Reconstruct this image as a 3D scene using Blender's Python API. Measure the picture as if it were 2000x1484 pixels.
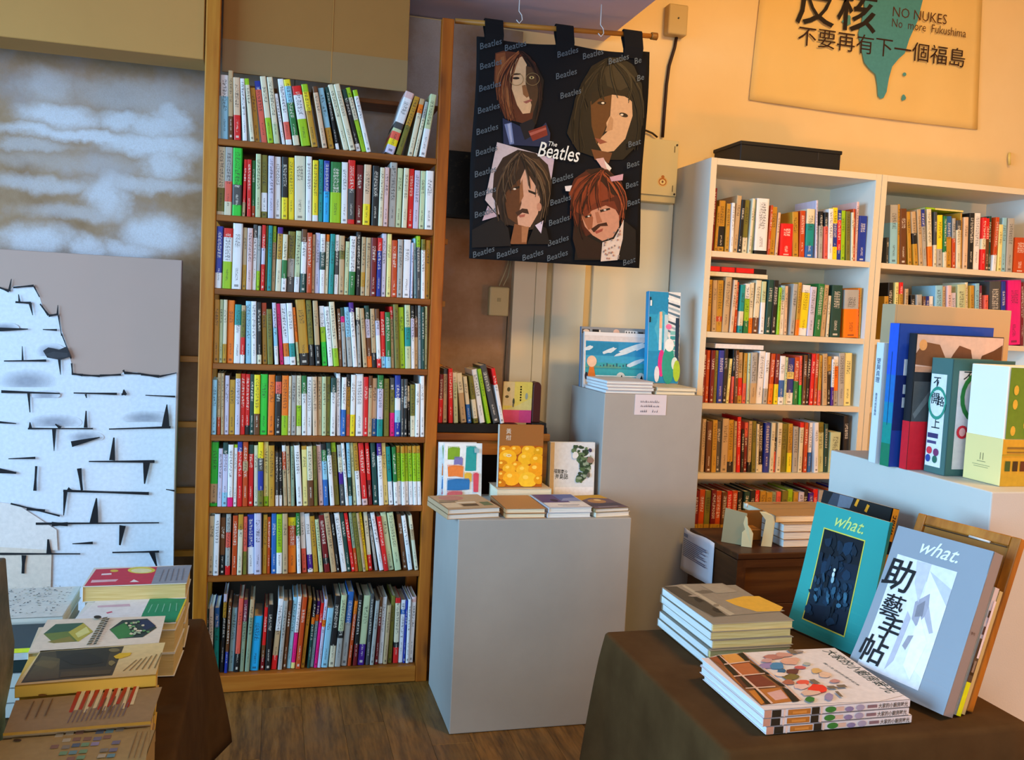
import bpy, bmesh, math, random
from mathutils import Vector, Matrix
S = bpy.context.scene
COL = S.collection
for o in list(bpy.data.objects): bpy.data.objects.remove(o)
random.seed(7)

# ------------------------------------------------------------------ camera, world, light, exposure
CAM = Vector((0, 0, 1.25)); FPX = 1753.79
YAW, PITCH, ROLL = -0.2623, -0.0711, 0.0480
FWD = Vector((-math.sin(YAW)*math.cos(PITCH), math.cos(YAW)*math.cos(PITCH), math.sin(PITCH)))
_r = Vector((math.cos(YAW), math.sin(YAW), 0)); _u = _r.cross(FWD)
RGT = _r*math.cos(ROLL) + _u*math.sin(ROLL); UPV = _u*math.cos(ROLL) - _r*math.sin(ROLL)
cd = bpy.data.cameras.new('camera'); co = bpy.data.objects.new('camera', cd); COL.objects.link(co)
cd.sensor_width = 36; cd.lens = FPX*36/2000; cd.clip_start = .02; cd.clip_end = 60
co.matrix_world = Matrix(((RGT.x, UPV.x, -FWD.x, CAM.x), (RGT.y, UPV.y, -FWD.y, CAM.y), (RGT.z, UPV.z, -FWD.z, CAM.z), (0, 0, 0, 1)))
S.camera = co
W = bpy.data.worlds.new('world'); S.world = W; W.use_nodes = True
W.node_tree.nodes['Background'].inputs[0].default_value = (.70, .78, 1, 1)
W.node_tree.nodes['Background'].inputs[1].default_value = .13
def area(name, loc, aim, sx, sy, power, col, spread=180):
    l = bpy.data.lights.new(name, 'AREA'); l.shape = 'RECTANGLE'; l.size = sx; l.size_y = sy; l.energy = power; l.color = col
    l.spread = math.radians(spread)
    o = bpy.data.objects.new(name, l); COL.objects.link(o); o.location = loc
    o.rotation_euler = (Vector(aim)-Vector(loc)).to_track_quat('-Z', 'Y').to_euler(); return o
def point(name, loc, power, col, rad):
    l = bpy.data.lights.new(name, 'POINT'); l.energy = power; l.color = col; l.shadow_soft_size = rad
    o = bpy.data.objects.new(name, l); COL.objects.link(o); o.location = loc; return o
area('window_light', (-4.6, .6, 1.7), (1.3, 2.0, .9), 3.4, 2.6, 470, (.36, .69, 1))
area('front_fill', (-.6, -2.6, 1.3), (.5, 3, .95), 3.0, 1.2, 76, (.95, .97, 1))  # broad fill added behind the camera to lift the front faces
area('ceiling_lamp', (1.9, .9, 3.0), (1.9, 3.0, .9), .7, .3, 47, (1, .57, .16))
point('warm_fill_right', (2.75, 1.15, .85), 42, (1, .33, .035), .12)  # warm fill added out of view for the orange cast low down
point('low_warm_fill', (2.1, .45, .45), 24, (1, .32, .03), .12)  # unseen second warm fill, added to tint the lower fronts orange
S.view_settings.view_transform = 'Standard'; S.view_settings.look = 'None'
S.view_settings.exposure = 0.0; S.view_settings.gamma = 1; S.view_settings.use_curve_mapping = False

# ------------------------------------------------------------------ helpers
def lin(h):
    c = [int(h[i:i+2], 16)/255 for i in (0, 2, 4)]
    return tuple(v/12.92 if v <= .04045 else ((v+.055)/1.055)**2.4 for v in c) + (1,)
def at(px, py, pt, n):                       # the point of a real plane (pt, n) seen at pixel px, py of the 2000 x 1484 photograph
    d = FWD*FPX + RGT*(px-1000) - UPV*(py-742)
    n = Vector(n); return CAM + d*((Vector(pt)-CAM).dot(n)/d.dot(n))
def aty(px, py, y): return at(px, py, (0, y, 0), (0, 1, 0))
def atz(px, py, z): return at(px, py, (0, 0, z), (0, 0, 1))
def rl(p):
    while p.parent: p = p.parent
    return Vector(p.location)
class NT:
    def __init__(s, name, rough=.6, spec=.3):
        s.m = bpy.data.materials.new(name); s.m.use_nodes = True; s.t = s.m.node_tree
        s.b = s.t.nodes['Principled BSDF']; s.b.inputs['Roughness'].default_value = rough
        s.b.inputs['Specular IOR Level'].default_value = spec
    def n(s, typ, **kw):
        nd = s.t.nodes.new(typ)
        for k, v in kw.items():
            if k in nd.bl_rna.properties: setattr(nd, k, v)
            else: nd.inputs[k.replace('_', ' ')].default_value = v
        return nd
    def l(s, a, b): s.t.links.new(a, b)
    def math(s, op, a, b=None, c=None):
        nd = s.n('ShaderNodeMath', operation=op)
        for i, v in enumerate((a, b, c)):
            if v is None: continue
            if isinstance(v, (int, float)): nd.inputs[i].default_value = v
            else: s.l(v, nd.inputs[i])
        return nd.outputs[0]
    def mix(s, f, a, b):
        nd = s.n('ShaderNodeMix', data_type='RGBA')
        for i, v in ((0, f), (6, a), (7, b)):
            if isinstance(v, (int, float)): nd.inputs[i].default_value = v
            elif isinstance(v, str): nd.inputs[i].default_value = lin(v)
            else: s.l(v, nd.inputs[i])
        return nd.outputs[2]
    def ramp(s, f, *stops):
        nd = s.n('ShaderNodeValToRGB'); e = nd.color_ramp.elements
        while len(e) < len(stops): e.new(.5)
        for el, (p, c) in zip(e, stops): el.position = p; el.color = lin(c) if isinstance(c, str) else (c, c, c, 1)
        s.l(f, nd.inputs[0]); return nd.outputs[0]
    def coord(s, kind='Object', scale=(1, 1, 1), loc=(0, 0, 0), rot=(0, 0, 0)):
        tc = s.n('ShaderNodeTexCoord'); mp = s.n('ShaderNodeMapping')
        mp.inputs['Scale'].default_value = scale; mp.inputs['Location'].default_value = loc; mp.inputs['Rotation'].default_value = rot
        s.l(tc.outputs[kind], mp.inputs[0]); return mp.outputs[0]
    def noise(s, co, scale=5, detail=4, rough=.5, out=0):
        nd = s.n('ShaderNodeTexNoise', Scale=scale, Detail=detail, Roughness=rough); s.l(co, nd.inputs['Vector']); return nd.outputs[out]
    def bump(s, h, dist=.001, strength=.5):
        nd = s.n('ShaderNodeBump', Distance=dist, Strength=strength); s.l(h, nd.inputs['Height']); s.l(nd.outputs[0], s.b.inputs['Normal'])
    def base(s, c):
        if isinstance(c, str): s.b.inputs['Base Color'].default_value = lin(c)
        else: s.l(c, s.b.inputs['Base Color'])
MATS = {}
def M(hexc, rough=.6, var=.12, sc=6, bump=0, name=None, stretch=(1, 1, 1), spec=.3):
    """plain painted / printed / card material: one colour with slow variation and fine relief"""
    k = (hexc, rough, var, sc, bump, stretch)
    if k in MATS: return MATS[k]
    t = NT(name or 'paint_'+hexc, rough, spec)
    if var:
        co = t.coord(scale=stretch); f = t.noise(co, sc, 5, .6)
        d = t.mix(1, hexc, hexc); hs = t.n('ShaderNodeHueSaturation'); t.l(d, hs.inputs['Color'])
        t.l(t.math('MULTIPLY_ADD', f, var*2, 1-var), hs.inputs['Value']); t.base(hs.outputs[0])
        if bump: t.bump(t.noise(co, sc*25, 3), bump)
    else: t.base(hexc)
    MATS[k] = t.m; return t.m
def wood(name, c0, c1, c2, axis, knots=True, scale=1.0, rough=.45):
    t = NT(name, rough, .35)
    st = {'x': (.07, 1, 1), 'y': (1, .07, 1), 'z': (1, 1, .07)}[axis]
    oi = t.n('ShaderNodeObjectInfo')
    tc = t.n('ShaderNodeTexCoord'); ad = t.n('ShaderNodeVectorMath', operation='MULTIPLY_ADD')
    t.l(oi.outputs['Random'], ad.inputs[0]); ad.inputs[1].default_value = (7, 9, 5); t.l(tc.outputs['Object'], ad.inputs[2])
    mp = t.n('ShaderNodeMapping'); mp.inputs['Scale'].default_value = [v*scale for v in st]; t.l(ad.outputs[0], mp.inputs[0])
    f1 = t.noise(mp.outputs[0], 14, 4, .6); f2 = t.noise(mp.outputs[0], 90, 3, .6)
    f = t.math('ADD', t.math('MULTIPLY', f1, .75), t.math('MULTIPLY', f2, .3))
    c = t.ramp(f, (.25, c0), (.52, c1), (.8, c2))
    if knots:
        mk = t.n('ShaderNodeMapping'); mk.inputs['Scale'].default_value = {'x': (4, 9, 9), 'y': (9, 4, 9), 'z': (9, 9, 4)}[axis]; t.l(ad.outputs[0], mk.inputs[0])
        v = t.n('ShaderNodeTexVoronoi', Scale=1.0); t.l(mk.outputs[0], v.inputs['Vector'])
        kf = t.ramp(v.outputs['Distance'], (.0, 1.0), (.13, .75), (.2, .25), (.3, 0.0))
        c = t.mix(t.math('MULTIPLY', kf, .85), c, '2a1206')
    t.base(c); t.bump(f, .0015, .35); return t.m
class MB:
    def __init__(s): s.bm = bmesh.new()
    def box(s, x0, y0, z0, x1, y1, z1, mi=0):
        v = [s.bm.verts.new(p) for p in ((x0, y0, z0), (x1, y0, z0), (x1, y1, z0), (x0, y1, z0), (x0, y0, z1), (x1, y0, z1), (x1, y1, z1), (x0, y1, z1))]
        for q in ((0, 3, 2, 1), (4, 5, 6, 7), (0, 1, 5, 4), (1, 2, 6, 5), (2, 3, 7, 6), (3, 0, 4, 7)):
            s.bm.faces.new([v[i] for i in q]).material_index = mi
        return s
    def fr(s, o, ux, uy, un, w, h, d, mi=0):     # box from a frame: origin, unit axes, sizes
        P = lambda a, b, c: o+ux*a+uy*b+un*c
        v = [s.bm.verts.new(P(*p)) for p in ((0, 0, 0), (w, 0, 0), (w, h, 0), (0, h, 0), (0, 0, d), (w, 0, d), (w, h, d), (0, h, d))]
        for q in ((0, 3, 2, 1), (4, 5, 6, 7), (0, 1, 5, 4), (1, 2, 6, 5), (2, 3, 7, 6), (3, 0, 4, 7)):
            s.bm.faces.new([v[i] for i in q]).material_index = mi
        return s
    def poly(s, pts, mi=0):
        f = s.bm.faces.new([s.bm.verts.new(p) for p in pts]); f.material_index = mi; return f
    def prism(s, pts, off):
        off = Vector(off); a = [s.bm.verts.new(p) for p in pts]; b = [s.bm.verts.new(Vector(p)+off) for p in pts]
        s.bm.faces.new(a); s.bm.faces.new(b[::-1])
        for i in range(len(a)): j = (i+1) % len(a); s.bm.faces.new((a[j], a[i], b[i], b[j]))
        return s
    def tube(s, pts, r, seg=8):
        pts = [Vector(p) for p in pts]; rings = []
        for i, p in enumerate(pts):
            d = (pts[min(i+1, len(pts)-1)]-pts[max(i-1, 0)]).normalized()
            a = d.orthogonal().normalized()
            if rings: a = (la-d*la.dot(d)).normalized()
            la = a; b = d.cross(a)
            rings.append([s.bm.verts.new(p+(a*math.cos(k*math.tau/seg)+b*math.sin(k*math.tau/seg))*r) for k in range(seg)])
        for A, B in zip(rings, rings[1:]):
            for k in range(seg): s.bm.faces.new((A[k], A[(k+1) % seg], B[(k+1) % seg], B[k])).smooth = True
        s.bm.faces.new(rings[0][::-1]); s.bm.faces.new(rings[-1]); return s
def obj(name, mb, mat, parent=None, bevel=0, seg=2, smooth=False):
    me = bpy.data.meshes.new(name); bm = mb.bm
    bmesh.ops.recalc_face_normals(bm, faces=bm.faces[:]) if not getattr(mb, 'keep', False) else None
    if parent is not None: bmesh.ops.translate(bm, verts=bm.verts[:], vec=-rl(parent))
    bm.to_mesh(me); bm.free()
    for m in (mat if isinstance(mat, (list, tuple)) else [mat]): me.materials.append(m)
    if smooth:
        for p in me.polygons: p.use_smooth = True
    o = bpy.data.objects.new(name, me); COL.objects.link(o)
    if parent is not None: o.parent = parent
    if bevel:
        b = o.modifiers.new('edge', 'BEVEL'); b.width = bevel; b.segments = seg; b.limit_method = 'ANGLE'; b.angle_limit = .9
    return o
def tag(o, label, cat, group=None):
    o['label'] = label; o['category'] = cat
    if group: o['group'] = group
    return o
def thing(name, label, cat, loc, group=None):
    o = bpy.data.objects.new(name, None); COL.objects.link(o); o.location = loc; o.empty_display_size = .05
    return tag(o, label, cat, group)
def struct(o): o['kind'] = 'structure'; return o
def setl(o, label): o['label'] = label; return o
# printed matter: flat colour patches laid a hair above the sheet, colour in a face-corner attribute
t = NT('print', .55, .25); a_ = t.n('ShaderNodeAttribute', attribute_name='Col'); co_ = t.coord(); nz_ = t.noise(co_, 90, 3)
hs_ = t.n('ShaderNodeHueSaturation'); t.l(a_.outputs['Color'], hs_.inputs['Color']); t.l(t.math('MULTIPLY_ADD', nz_, .3, .85), hs_.inputs['Value']); t.base(hs_.outputs[0]); PRINT = t.m
def decal(name, parent, polys, pt, n, crop=None, lift=.0006, step=.00006, warp=None, mat=None):
    """polys: (hex, [(a, b) ...]) with a, b read off the photograph (crop = x offset, y offset, zoom) and carried to the plane (pt, n)"""
    bm = bmesh.new(); cl = bm.loops.layers.float_color.new('Col'); n = Vector(n).normalized(); off = rl(parent)
    for i, (hx, pts) in enumerate(polys):
        vs = []
        for a, b in pts:
            if crop: a, b = crop[0]+a/crop[2], crop[1]+b/crop[2]
            vs.append(bm.verts.new(at(a, b, pt, n)+n*(lift+i*step)))
        f = bm.faces.new(vs); f.normal_update()
        if f.normal.dot(n) < 0: f.normal_flip()
        for lp in f.loops: lp[cl] = lin(hx)
    bmesh.ops.triangulate(bm, faces=bm.faces[:])
    if warp:
        for _ in range(4):
            es = [ed for ed in bm.edges if ed.calc_length() > .022]
            if not es: break
            bmesh.ops.subdivide_edges(bm, edges=es, cuts=1); bmesh.ops.triangulate(bm, faces=bm.faces[:])
    for v in bm.verts: v.co = (warp(v.co) if warp else v.co)-off
    me = bpy.data.meshes.new(name); bm.to_mesh(me); bm.free(); me.materials.append(mat or PRINT)
    o = bpy.data.objects.new(name, me); COL.objects.link(o); o.parent = parent; return o
def patches(name, parent, polys, o, ux, uy, lift=.0005, step=.00006):
    """polys in metres in the sheet's own axes"""
    bm = bmesh.new(); cl = bm.loops.layers.float_color.new('Col'); o = Vector(o); ux = Vector(ux); uy = Vector(uy); n = ux.cross(uy); off = rl(parent)
    for i, (hx, pts) in enumerate(polys):
        f = bm.faces.new([bm.verts.new(o+ux*a+uy*b+n*(lift+i*step)-off) for a, b in pts])
        for lp in f.loops: lp[cl] = lin(hx)
    bmesh.ops.triangulate(bm, faces=bm.faces[:])
    me = bpy.data.meshes.new(name); bm.to_mesh(me); bm.free(); me.materials.append(PRINT)
    ob = bpy.data.objects.new(name, me); COL.objects.link(ob); ob.parent = parent; return ob
def R4(x, y, w, h): return [(x, y), (x+w, y), (x+w, y+h), (x, y+h)]
def blob(x, y, rx, ry, n=14, j=.0, rot=0):
    P = []
    for k in range(n):
        a = k*math.tau/n; r = 1+random.uniform(-j, j); u, v = math.cos(a)*rx*r, math.sin(a)*ry*r
        P.append((x+u*math.cos(rot)-v*math.sin(rot), y+u*math.sin(rot)+v*math.cos(rot)))
    return P
def text(parent, items, color, o, ux, uy, name='lettering', lift=.0008):
    """items: (string, x, y, size[, shear, bold, angle, squeeze]) set in the sheet's axes in metres; one mesh"""
    o = Vector(o); ux = Vector(ux).normalized(); uy = Vector(uy).normalized(); n = ux.cross(uy).normalized()
    bm = bmesh.new(); off = rl(parent)
    for it in items:
        s, x, y, size = it[:4]; sh = it[4] if len(it) > 4 else 0; bo = it[5] if len(it) > 5 else 0; an = it[6] if len(it) > 6 else 0; sq = it[7] if len(it) > 7 else 1
        c = bpy.data.curves.new('t', 'FONT'); c.body = s; c.size = 1 if size < 0 else size; tw = -size; size = c.size; c.shear = sh; c.offset = bo*size; c.resolution_u = 2
        tmp = bpy.data.objects.new('t', c); COL.objects.link(tmp); bpy.context.view_layer.update()
        me = bpy.data.meshes.new_from_object(tmp.evaluated_get(bpy.context.evaluated_depsgraph_get()))
        bpy.data.objects.remove(tmp); bpy.data.curves.remove(c)
        hh = it[8] if len(it) > 8 else 0; kx = ky = 1
        ca, sa = math.cos(an), math.sin(an); tb = bmesh.new(); tb.from_mesh(me); bpy.data.meshes.remove(me)
        if tw > 0:
            xs = [v.co.x for v in tb.verts]; ys = [v.co.y for v in tb.verts]; kx = ky = tw/(max(xs)-min(xs)); ox_ = min(xs)
            if hh: ky = hh/(max(ys)-min(ys))
            for v in tb.verts: v.co.x = (v.co.x-ox_)*kx; v.co.y *= ky
        for v in tb.verts:
            u, w = v.co.x*sq, v.co.y; u, w = u*ca-w*sa+x, u*sa+w*ca+y
            v.co = o+ux*u+uy*w+n*lift-off
        m2 = bpy.data.meshes.new('t'); tb.to_mesh(m2); tb.free(); bm.from_mesh(m2); bpy.data.meshes.remove(m2)
    me = bpy.data.meshes.new(name); bm.to_mesh(me); bm.free(); me.materials.append(M(color, .6, 0))
    ob = bpy.data.objects.new(name, me); COL.objects.link(ob); ob.parent = parent; return ob
X, Y, Z = Vector((1, 0, 0)), Vector((0, 1, 0)), Vector((0, 0, 1))
PAGE = None
def page_mat():
    t = NT('page_block', .8, .15); co = t.coord(scale=(1, 1, 1)); w = t.noise(t.coord(scale=(3, 3, 260)), 4, 2); t.base(t.ramp(w, (.3, 'cfc6a8'), (.7, 'efe8d2'))); return t.m
PAGE = page_mat()
def page_white():
    t = NT('page_block_white', .8, .15); w = t.noise(t.coord(scale=(3, 3, 260)), 4, 2); t.base(t.ramp(w, (.3, 'c4cdd0'), (.7, 'eef2f2'))); return t.m
PAGEW = page_white()
def page_warm_lit():
    t = NT('page_block_warm_lit', .8, .15); w = t.noise(t.coord(scale=(3, 3, 260)), 4, 2); t.base(t.ramp(w, (.3, 'c8a860'), (.7, 'e8d096'))); return t.m  # cream pages with warm light mixed into their colour
PAGEY = page_warm_lit()
def flat_book(name, label, o, ux, uy, w, d, h, cover, spine_side='front', group=None, page=None, ct=.0016, cat='book'):
    """closed book lying on its back: o = lower corner, ux along the front edge, uy going back; spine on one side"""
    e = thing(name, label, cat, o, group); o = Vector(o); ux = Vector(ux).normalized(); uy = Vector(uy).normalized()
    m = MB(); m.fr(o, ux, uy, Z, w, d, ct); m.fr(o+Z*(h-ct), ux, uy, Z, w, d, ct)
    i = .0025
    if spine_side == 'front': m.fr(o, ux, uy, Z, w, ct, h); b = (0+i, ct, w-2*i, d-ct-i)
    elif spine_side == 'back': m.fr(o+uy*(d-ct), ux, uy, Z, w, ct, h); b = (i, i, w-2*i, d-ct-i)
    elif spine_side == 'left': m.fr(o, ux, uy, Z, ct, d, h); b = (ct, i, w-ct-i, d-2*i)
    else: m.fr(o+ux*(w-ct), ux, uy, Z, ct, d, h); b = (i, i, w-ct-i, d-2*i)
    obj('cover', m, cover, e, .0005, 1)
    obj('page_block', MB().fr(o+ux*b[0]+uy*b[1]+Z*ct, ux, uy, Z, b[2], b[3], h-2*ct), page or PAGE, e)
    return e
def stand_book(name, label, o, ux, up, w, h, d, cover, spine=True, spine_mat=None, group=None, cat='book', page=None, ct=.0018, spine_right=False):
    """upright book: o = lower left corner of its front cover, ux along the cover, up along its height, thickness goes away from the viewer"""
    e = thing(name, label, cat, o, group); o = Vector(o); ux = Vector(ux).normalized(); up = Vector(up).normalized(); bk = up.cross(ux).normalized()*1
    if bk.dot(o-CAM) < 0: bk = -bk
    m = MB(); m.fr(o, ux, up, bk, w, h, ct); m.fr(o+bk*(d-ct), ux, up, bk, w, h, ct); obj('cover', m, cover, e, .0005, 1)
    if spine:
        sp = MB().fr(o+(ux*(w-ct) if spine_right else ux*0), ux, up, bk, ct, h, d); obj('spine', sp, spine_mat or cover, e, .0006, 1)
    i = .003; a = i if spine_right else ct
    obj('page_block', MB().fr(o+ux*a+up*i+bk*ct, ux, up, bk, w-ct-i, h-2*i, d-2*ct), page or PAGE, e)
    return e, bk

# ------------------------------------------------------------------ room shell
WALL = 3.34
def wall_paint():
    t = NT('cream_wall_paint', .65, .25); co = t.coord(); f = t.noise(co, 1.3, 5, .6); t.base(t.ramp(f, (.3, 'dabd88'), (.7, 'e4cc9c')))
    t.bump(t.noise(co, 60, 4), .0012, .25); return t.m
def plank_mat():
    t = NT('worn_vinyl_plank', .42, .4); oi = t.n('ShaderNodeObjectInfo'); tc = t.n('ShaderNodeTexCoord')
    ad = t.n('ShaderNodeVectorMath', operation='MULTIPLY_ADD'); t.l(oi.outputs['Random'], ad.inputs[0]); ad.inputs[1].default_value = (3, 17, 9); t.l(tc.outputs['Object'], ad.inputs[2])
    mp = t.n('ShaderNodeMapping'); mp.inputs['Scale'].default_value = (1, .10, 1); t.l(ad.outputs[0], mp.inputs[0])
    a = t.noise(mp.outputs[0], 26, 6, .68); b = t.noise(mp.outputs[0], 140, 3, .6); big = t.noise(ad.outputs[0], 5, 4, .6)
    f = t.math('ADD', t.math('MULTIPLY', a, .7), t.math('MULTIPLY', b, .3))
    c = t.ramp(f, (.30, '2a1a08'), (.44, '5c4018'), (.58, '86602a'), (.76, '8a7450'))
    c = t.mix(t.ramp(big, (.42, 0.0), (.7, .6)), c, '6a5838'); t.base(c); t.bump(f, .0008, .3); return t.m
PLANK = plank_mat()
floor = struct(obj('floor', MB().box(-3.2, -3, -.06, 4.6, 3.42, -.008), M('3a2814', .6, .3)))
pm = MB(); pm.box(0, 0, -.008, .1195, .8993, 0)
p0 = obj('plank', pm, PLANK, floor, .0006, 1); p0.location = (-1.08, .5, 0)
first = True
for i in range(22):
    for j in range(4):
        q = p0 if first else p0.copy()
        if not first: COL.objects.link(q); q.parent = floor
        first = False; q.location = (-1.08+.12*i, -.1+.9*j+[0, .35, .62, .18, .5][i % 5]-.3, 0)
wb = struct(obj('wall_back', MB().box(-3.2, WALL, 0, 4.6, WALL+.08, 3.2), wall_paint()))
struct(obj('wall_right', MB().box(4.5, -3, 0, 4.6, WALL, 3.2), wall_paint()))
struct(obj('ceiling', MB().box(-3.2, -3, 3.2, 4.6, WALL+.08, 3.28), M('cfc8bc', .8, .06)))
def painted_ply():
    t = NT('painted_plywood', .7, .2); tc = t.n('ShaderNodeTexCoord'); co = tc.outputs['Object']
    nz = t.noise(co, 9, 5, .65, 1); of = t.n('ShaderNodeVectorMath', operation='MULTIPLY_ADD'); t.l(nz, of.inputs[0]); of.inputs[1].default_value = (.17, 0, .085); t.l(co, of.inputs[2])
    acc = None
    for bx, by, rx, ry, st in ((490, 590, 170, 60, 1), (830, 615, 150, 55, 1), (1010, 650, 130, 70, 1), (640, 700, 420, 34, 1), (980, 750, 260, 60, 1), (1060, 850, 110, 90, .9),
                               (330, 745, 200, 30, .5), (430, 970, 270, 42, .6), (760, 1040, 100, 120, .85), (960, 965, 240, 42, .7), (1010, 1250, 190, 100, 1), (370, 1275, 180, 75, .95),
                               (650, 1320, 110, 60, 1), (870, 1340, 130, 60, 1), (430, 430, 140, 90, .6), (900, 480, 330, 90, .55), (1090, 600, 90, 90, .9), (600, 1130, 260, 40, .5),
                               (90, 1290, 110, 60, .35), (600, 850, 500, 50, .3), (1600, 700, 300, 300, .1), (2560, 330, 170, 420, .55)):
        P = aty(bx/2.853, by/2.853, 3.325); k = 3.45/FPX/2.853
        mp = t.n('ShaderNodeMapping', vector_type='POINT'); mp.inputs['Scale'].default_value = (1/(rx*k), .01, 1/(ry*k)); mp.inputs['Location'].default_value = (-P.x/(rx*k), 0, -P.z/(ry*k))
        t.l(of.outputs[0], mp.inputs[0]); ln = t.n('ShaderNodeVectorMath', operation='LENGTH'); t.l(mp.outputs[0], ln.inputs[0])
        r = t.n('ShaderNodeMapRange', interpolation_type='SMOOTHSTEP'); t.l(ln.outputs['Value'], r.inputs[0])
        r.inputs[1].default_value = .30; r.inputs[2].default_value = 1.5; r.inputs[3].default_value = st*.92; r.inputs[4].default_value = 0
        acc = r.outputs[0] if acc is None else t.math('MAXIMUM', acc, r.outputs[0])
    f2 = t.noise(co, 3.5, 5, .65); fine = t.noise(co, 260, 2)
    base = t.ramp(f2, (.25, '84603e'), (.5, 'a48468'), (.75, 'aa9c9c'))
    c = t.mix(t.math('MULTIPLY', acc, t.math('MULTIPLY_ADD', fine, .5, .62)), base, 'dcdde8')
    t.base(c); t.bump(fine, .001, .4); return t.m
PLY = painted_ply()
for x0, x1 in ((-2.4, -1.17), (-1.168, .05), (.052, .872)):
    obj('plywood_panel', MB().box(x0, 3.325, 0, x1, WALL, 2.31), PLY, wb, .001, 1)
CREAM = M('dcd6c0', .55, .06, 3, name='cream_trim_paint')
for x0, x1, y, z1 in ((.872, .958, 3.292, 2.2), (.962, 1.004, 3.30, 2.2), (1.035, 1.165, 3.316, 1.75), (1.2, 1.52, 3.322, 1.72)):
    obj('trim_board', MB().box(x0, y, 0, x1, WALL, z1), CREAM, wb, .0015, 1)
CARD = M('b98a4c', .8, .10, 4, .0, name='cardboard'); CARD2 = M('9a6f38', .8, .12, 4, name='brown_cardboard')
struct(obj('trim_1', MB().box(-2.2, 2.945, 1.981, -.226, 3.09, 2.9), CARD, None, .002, 1))
struct(obj('trim_2', MB().box(-2.2, .9, 2.318, 1.1987, WALL, 2.95), M('c0b4c8', .8, .08, 2, name='lilac_grey_soffit'), None, .002, 1))

# ------------------------------------------------------------------ tall wooden bookcase
WS = [1.7479, 1.5179, 1.2919, 1.0602, .8345, .6047, .383, .0579]
WL0, WL1, WR0, WR1, WY = -.2209, -.1784, .4985, .5375, 2.93
PZ = wood('orange_pine_upright', '7a3c04', 'b06c14', 'cc9030', 'z'); PX = wood('orange_pine_shelf', '4e2404', '84480c', 'ae6a20', 'x')
PZ2 = wood('orange_pine_upright_red', '5e2a06', 'a0540a', 'bc701a', 'z')
bc = thing('bookcase', 'tall orange pine bookcase with eight shelves, packed with paperbacks', 'bookcase', (.16, WY, 0))
def post(x0, x1, y0, y1, m, z=2.316):
    o = obj('upright', MB().box(x0, y0, 0, x1, y1, z), m, bc, .003, 2); return o
post(WL0, WL1, WY, WY+.03, PZ); post(WR0, WR1, WY, WY+.03, PZ2, 2.195); post(WL0, WL1, 3.215, 3.245, PZ, 1.74); post(WR0, WR1, 3.215, 3.245, PZ2, 1.74)
for z in WS[:7]: obj('shelf', MB().box(WL1, WY+.002, z-.019, WR0, 3.245, z), PX, bc, .0015, 1)
obj('shelf', MB().box(WL1, WY+.02, .036, WR0, 3.245, WS[7]), PX, bc, .0015, 1)
obj('base_board', MB().box(WL1, WY, .002, WR0, WY+.02, WS[7]-.002), wood('orange_pine_base', '7a3c08', 'a8621a', 'c58232', 'x'), bc, .002, 1)
PB = wood('pale_pine_batten', '9a5a1c', 'c8862c', 'dca048', 'x', False)
obj('back_panel', MB().box(WL0, 3.269, .01, WR1, 3.275, 1.73), M('2e2014', .8, .15, 5), bc)  # dark sheet added to stand for the shade behind the books
for k, z in enumerate(WS[:7]): obj('rear_batten', MB().box(-.345 if k > 2 else WL0, 3.246, z-.02, .605 if k > 0 else WR1, 3.268, z), PB, bc, .001, 1)
obj('rear_batten', MB().box(WL1-.03, 3.12, 1.944, WR0+.03, 3.25, 1.958), PX, bc, .001, 1)
cb = thing('cardboard_sheet', 'brown taped cardboard sheet between the uprights above the top row of books', 'cardboard', (.11, 2.98, 1.96))
obj('panel', MB().box(WL1+.004, 2.975, 1.9595, .155, 2.983, 2.314), CARD2, cb, .001, 1)
obj('panel', MB().box(.157, 2.975, 1.9595, .398, 2.983, 2.314), CARD2, cb, .001, 1)
setl(obj('packing_tape', MB().box(WL1+.004, 2.9742, 1.9595, .398, 2.975, 2.058), M('8f7650', .35, .08, 5), cb), 'duller tan tape along the bottom edge')
obj('crease_line', MB().box(.1545, 2.9738, 1.96, .1575, 2.9745, 2.314), M('b08040', .7, 0), cb)

# ------------------------------------------------------------------ white bookcases
BY0, BY1 = 3.0313, 3.334
WHITE = M('dde0da', .45, .05, 3, name='white_laminate'); EDGE = M('dcd2b8', .5, .06, 3, name='cream_laminate_edge')
def billy(label, x0, x1, zs):
    e = thing('bookcase', label, 'bookcase', ((x0+x1)/2, BY0, 0)); tk = .024
    for a, b in ((x0, x0+tk), (x1-tk, x1)):
        s = obj('side_panel', MB().box(a, BY0+.002, 0, b, BY1, 1.8609), WHITE, e, .001, 1); obj('edge_strip', MB().box(a+.0005, BY0, 0, b-.0005, BY0+.002, 1.8609), EDGE, s)
    s = obj('top_panel', MB().box(x0+tk, BY0+.002, 1.837, x1-tk, BY1, 1.8605), WHITE, e, .001, 1); obj('edge_strip', MB().box(x0+tk, BY0, 1.837, x1-tk, BY0+.002, 1.8605), EDGE, s)
    for z in zs:
        s = obj('shelf', MB().box(x0+tk, BY0+.004, z-.021, x1-tk, BY1-.008, z), WHITE, e, .001, 1); obj('edge_strip', MB().box(x0+tk, BY0+.002, z-.021, x1-tk, BY0+.004, z), EDGE, s)
    obj('back_panel', MB().box(x0+tk, BY1-.006, .05, x1-tk, BY1, 1.84), M('e2dec4', .6, .05, 3), e)
    obj('plinth_board', MB().box(x0+tk, BY0+.02, 0, x1-tk, BY0+.036, .055), WHITE, e)
    return e
BZ = [1.5244, 1.2271, .9603, .6958, .43, .076]
billy('white bookcase with a black box on top', 1.5256, 2.2492, BZ)
billy('white bookcase in the corner below the wall poster, beside its twin', 2.2512, 3.035, [1.5244, 1.2271, .9603, .6958, .43, .076])
e = thing('storage_box', 'shallow black lidded box on top of the white bookcase', 'box', (1.75, 3.1, 1.861))
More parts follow.
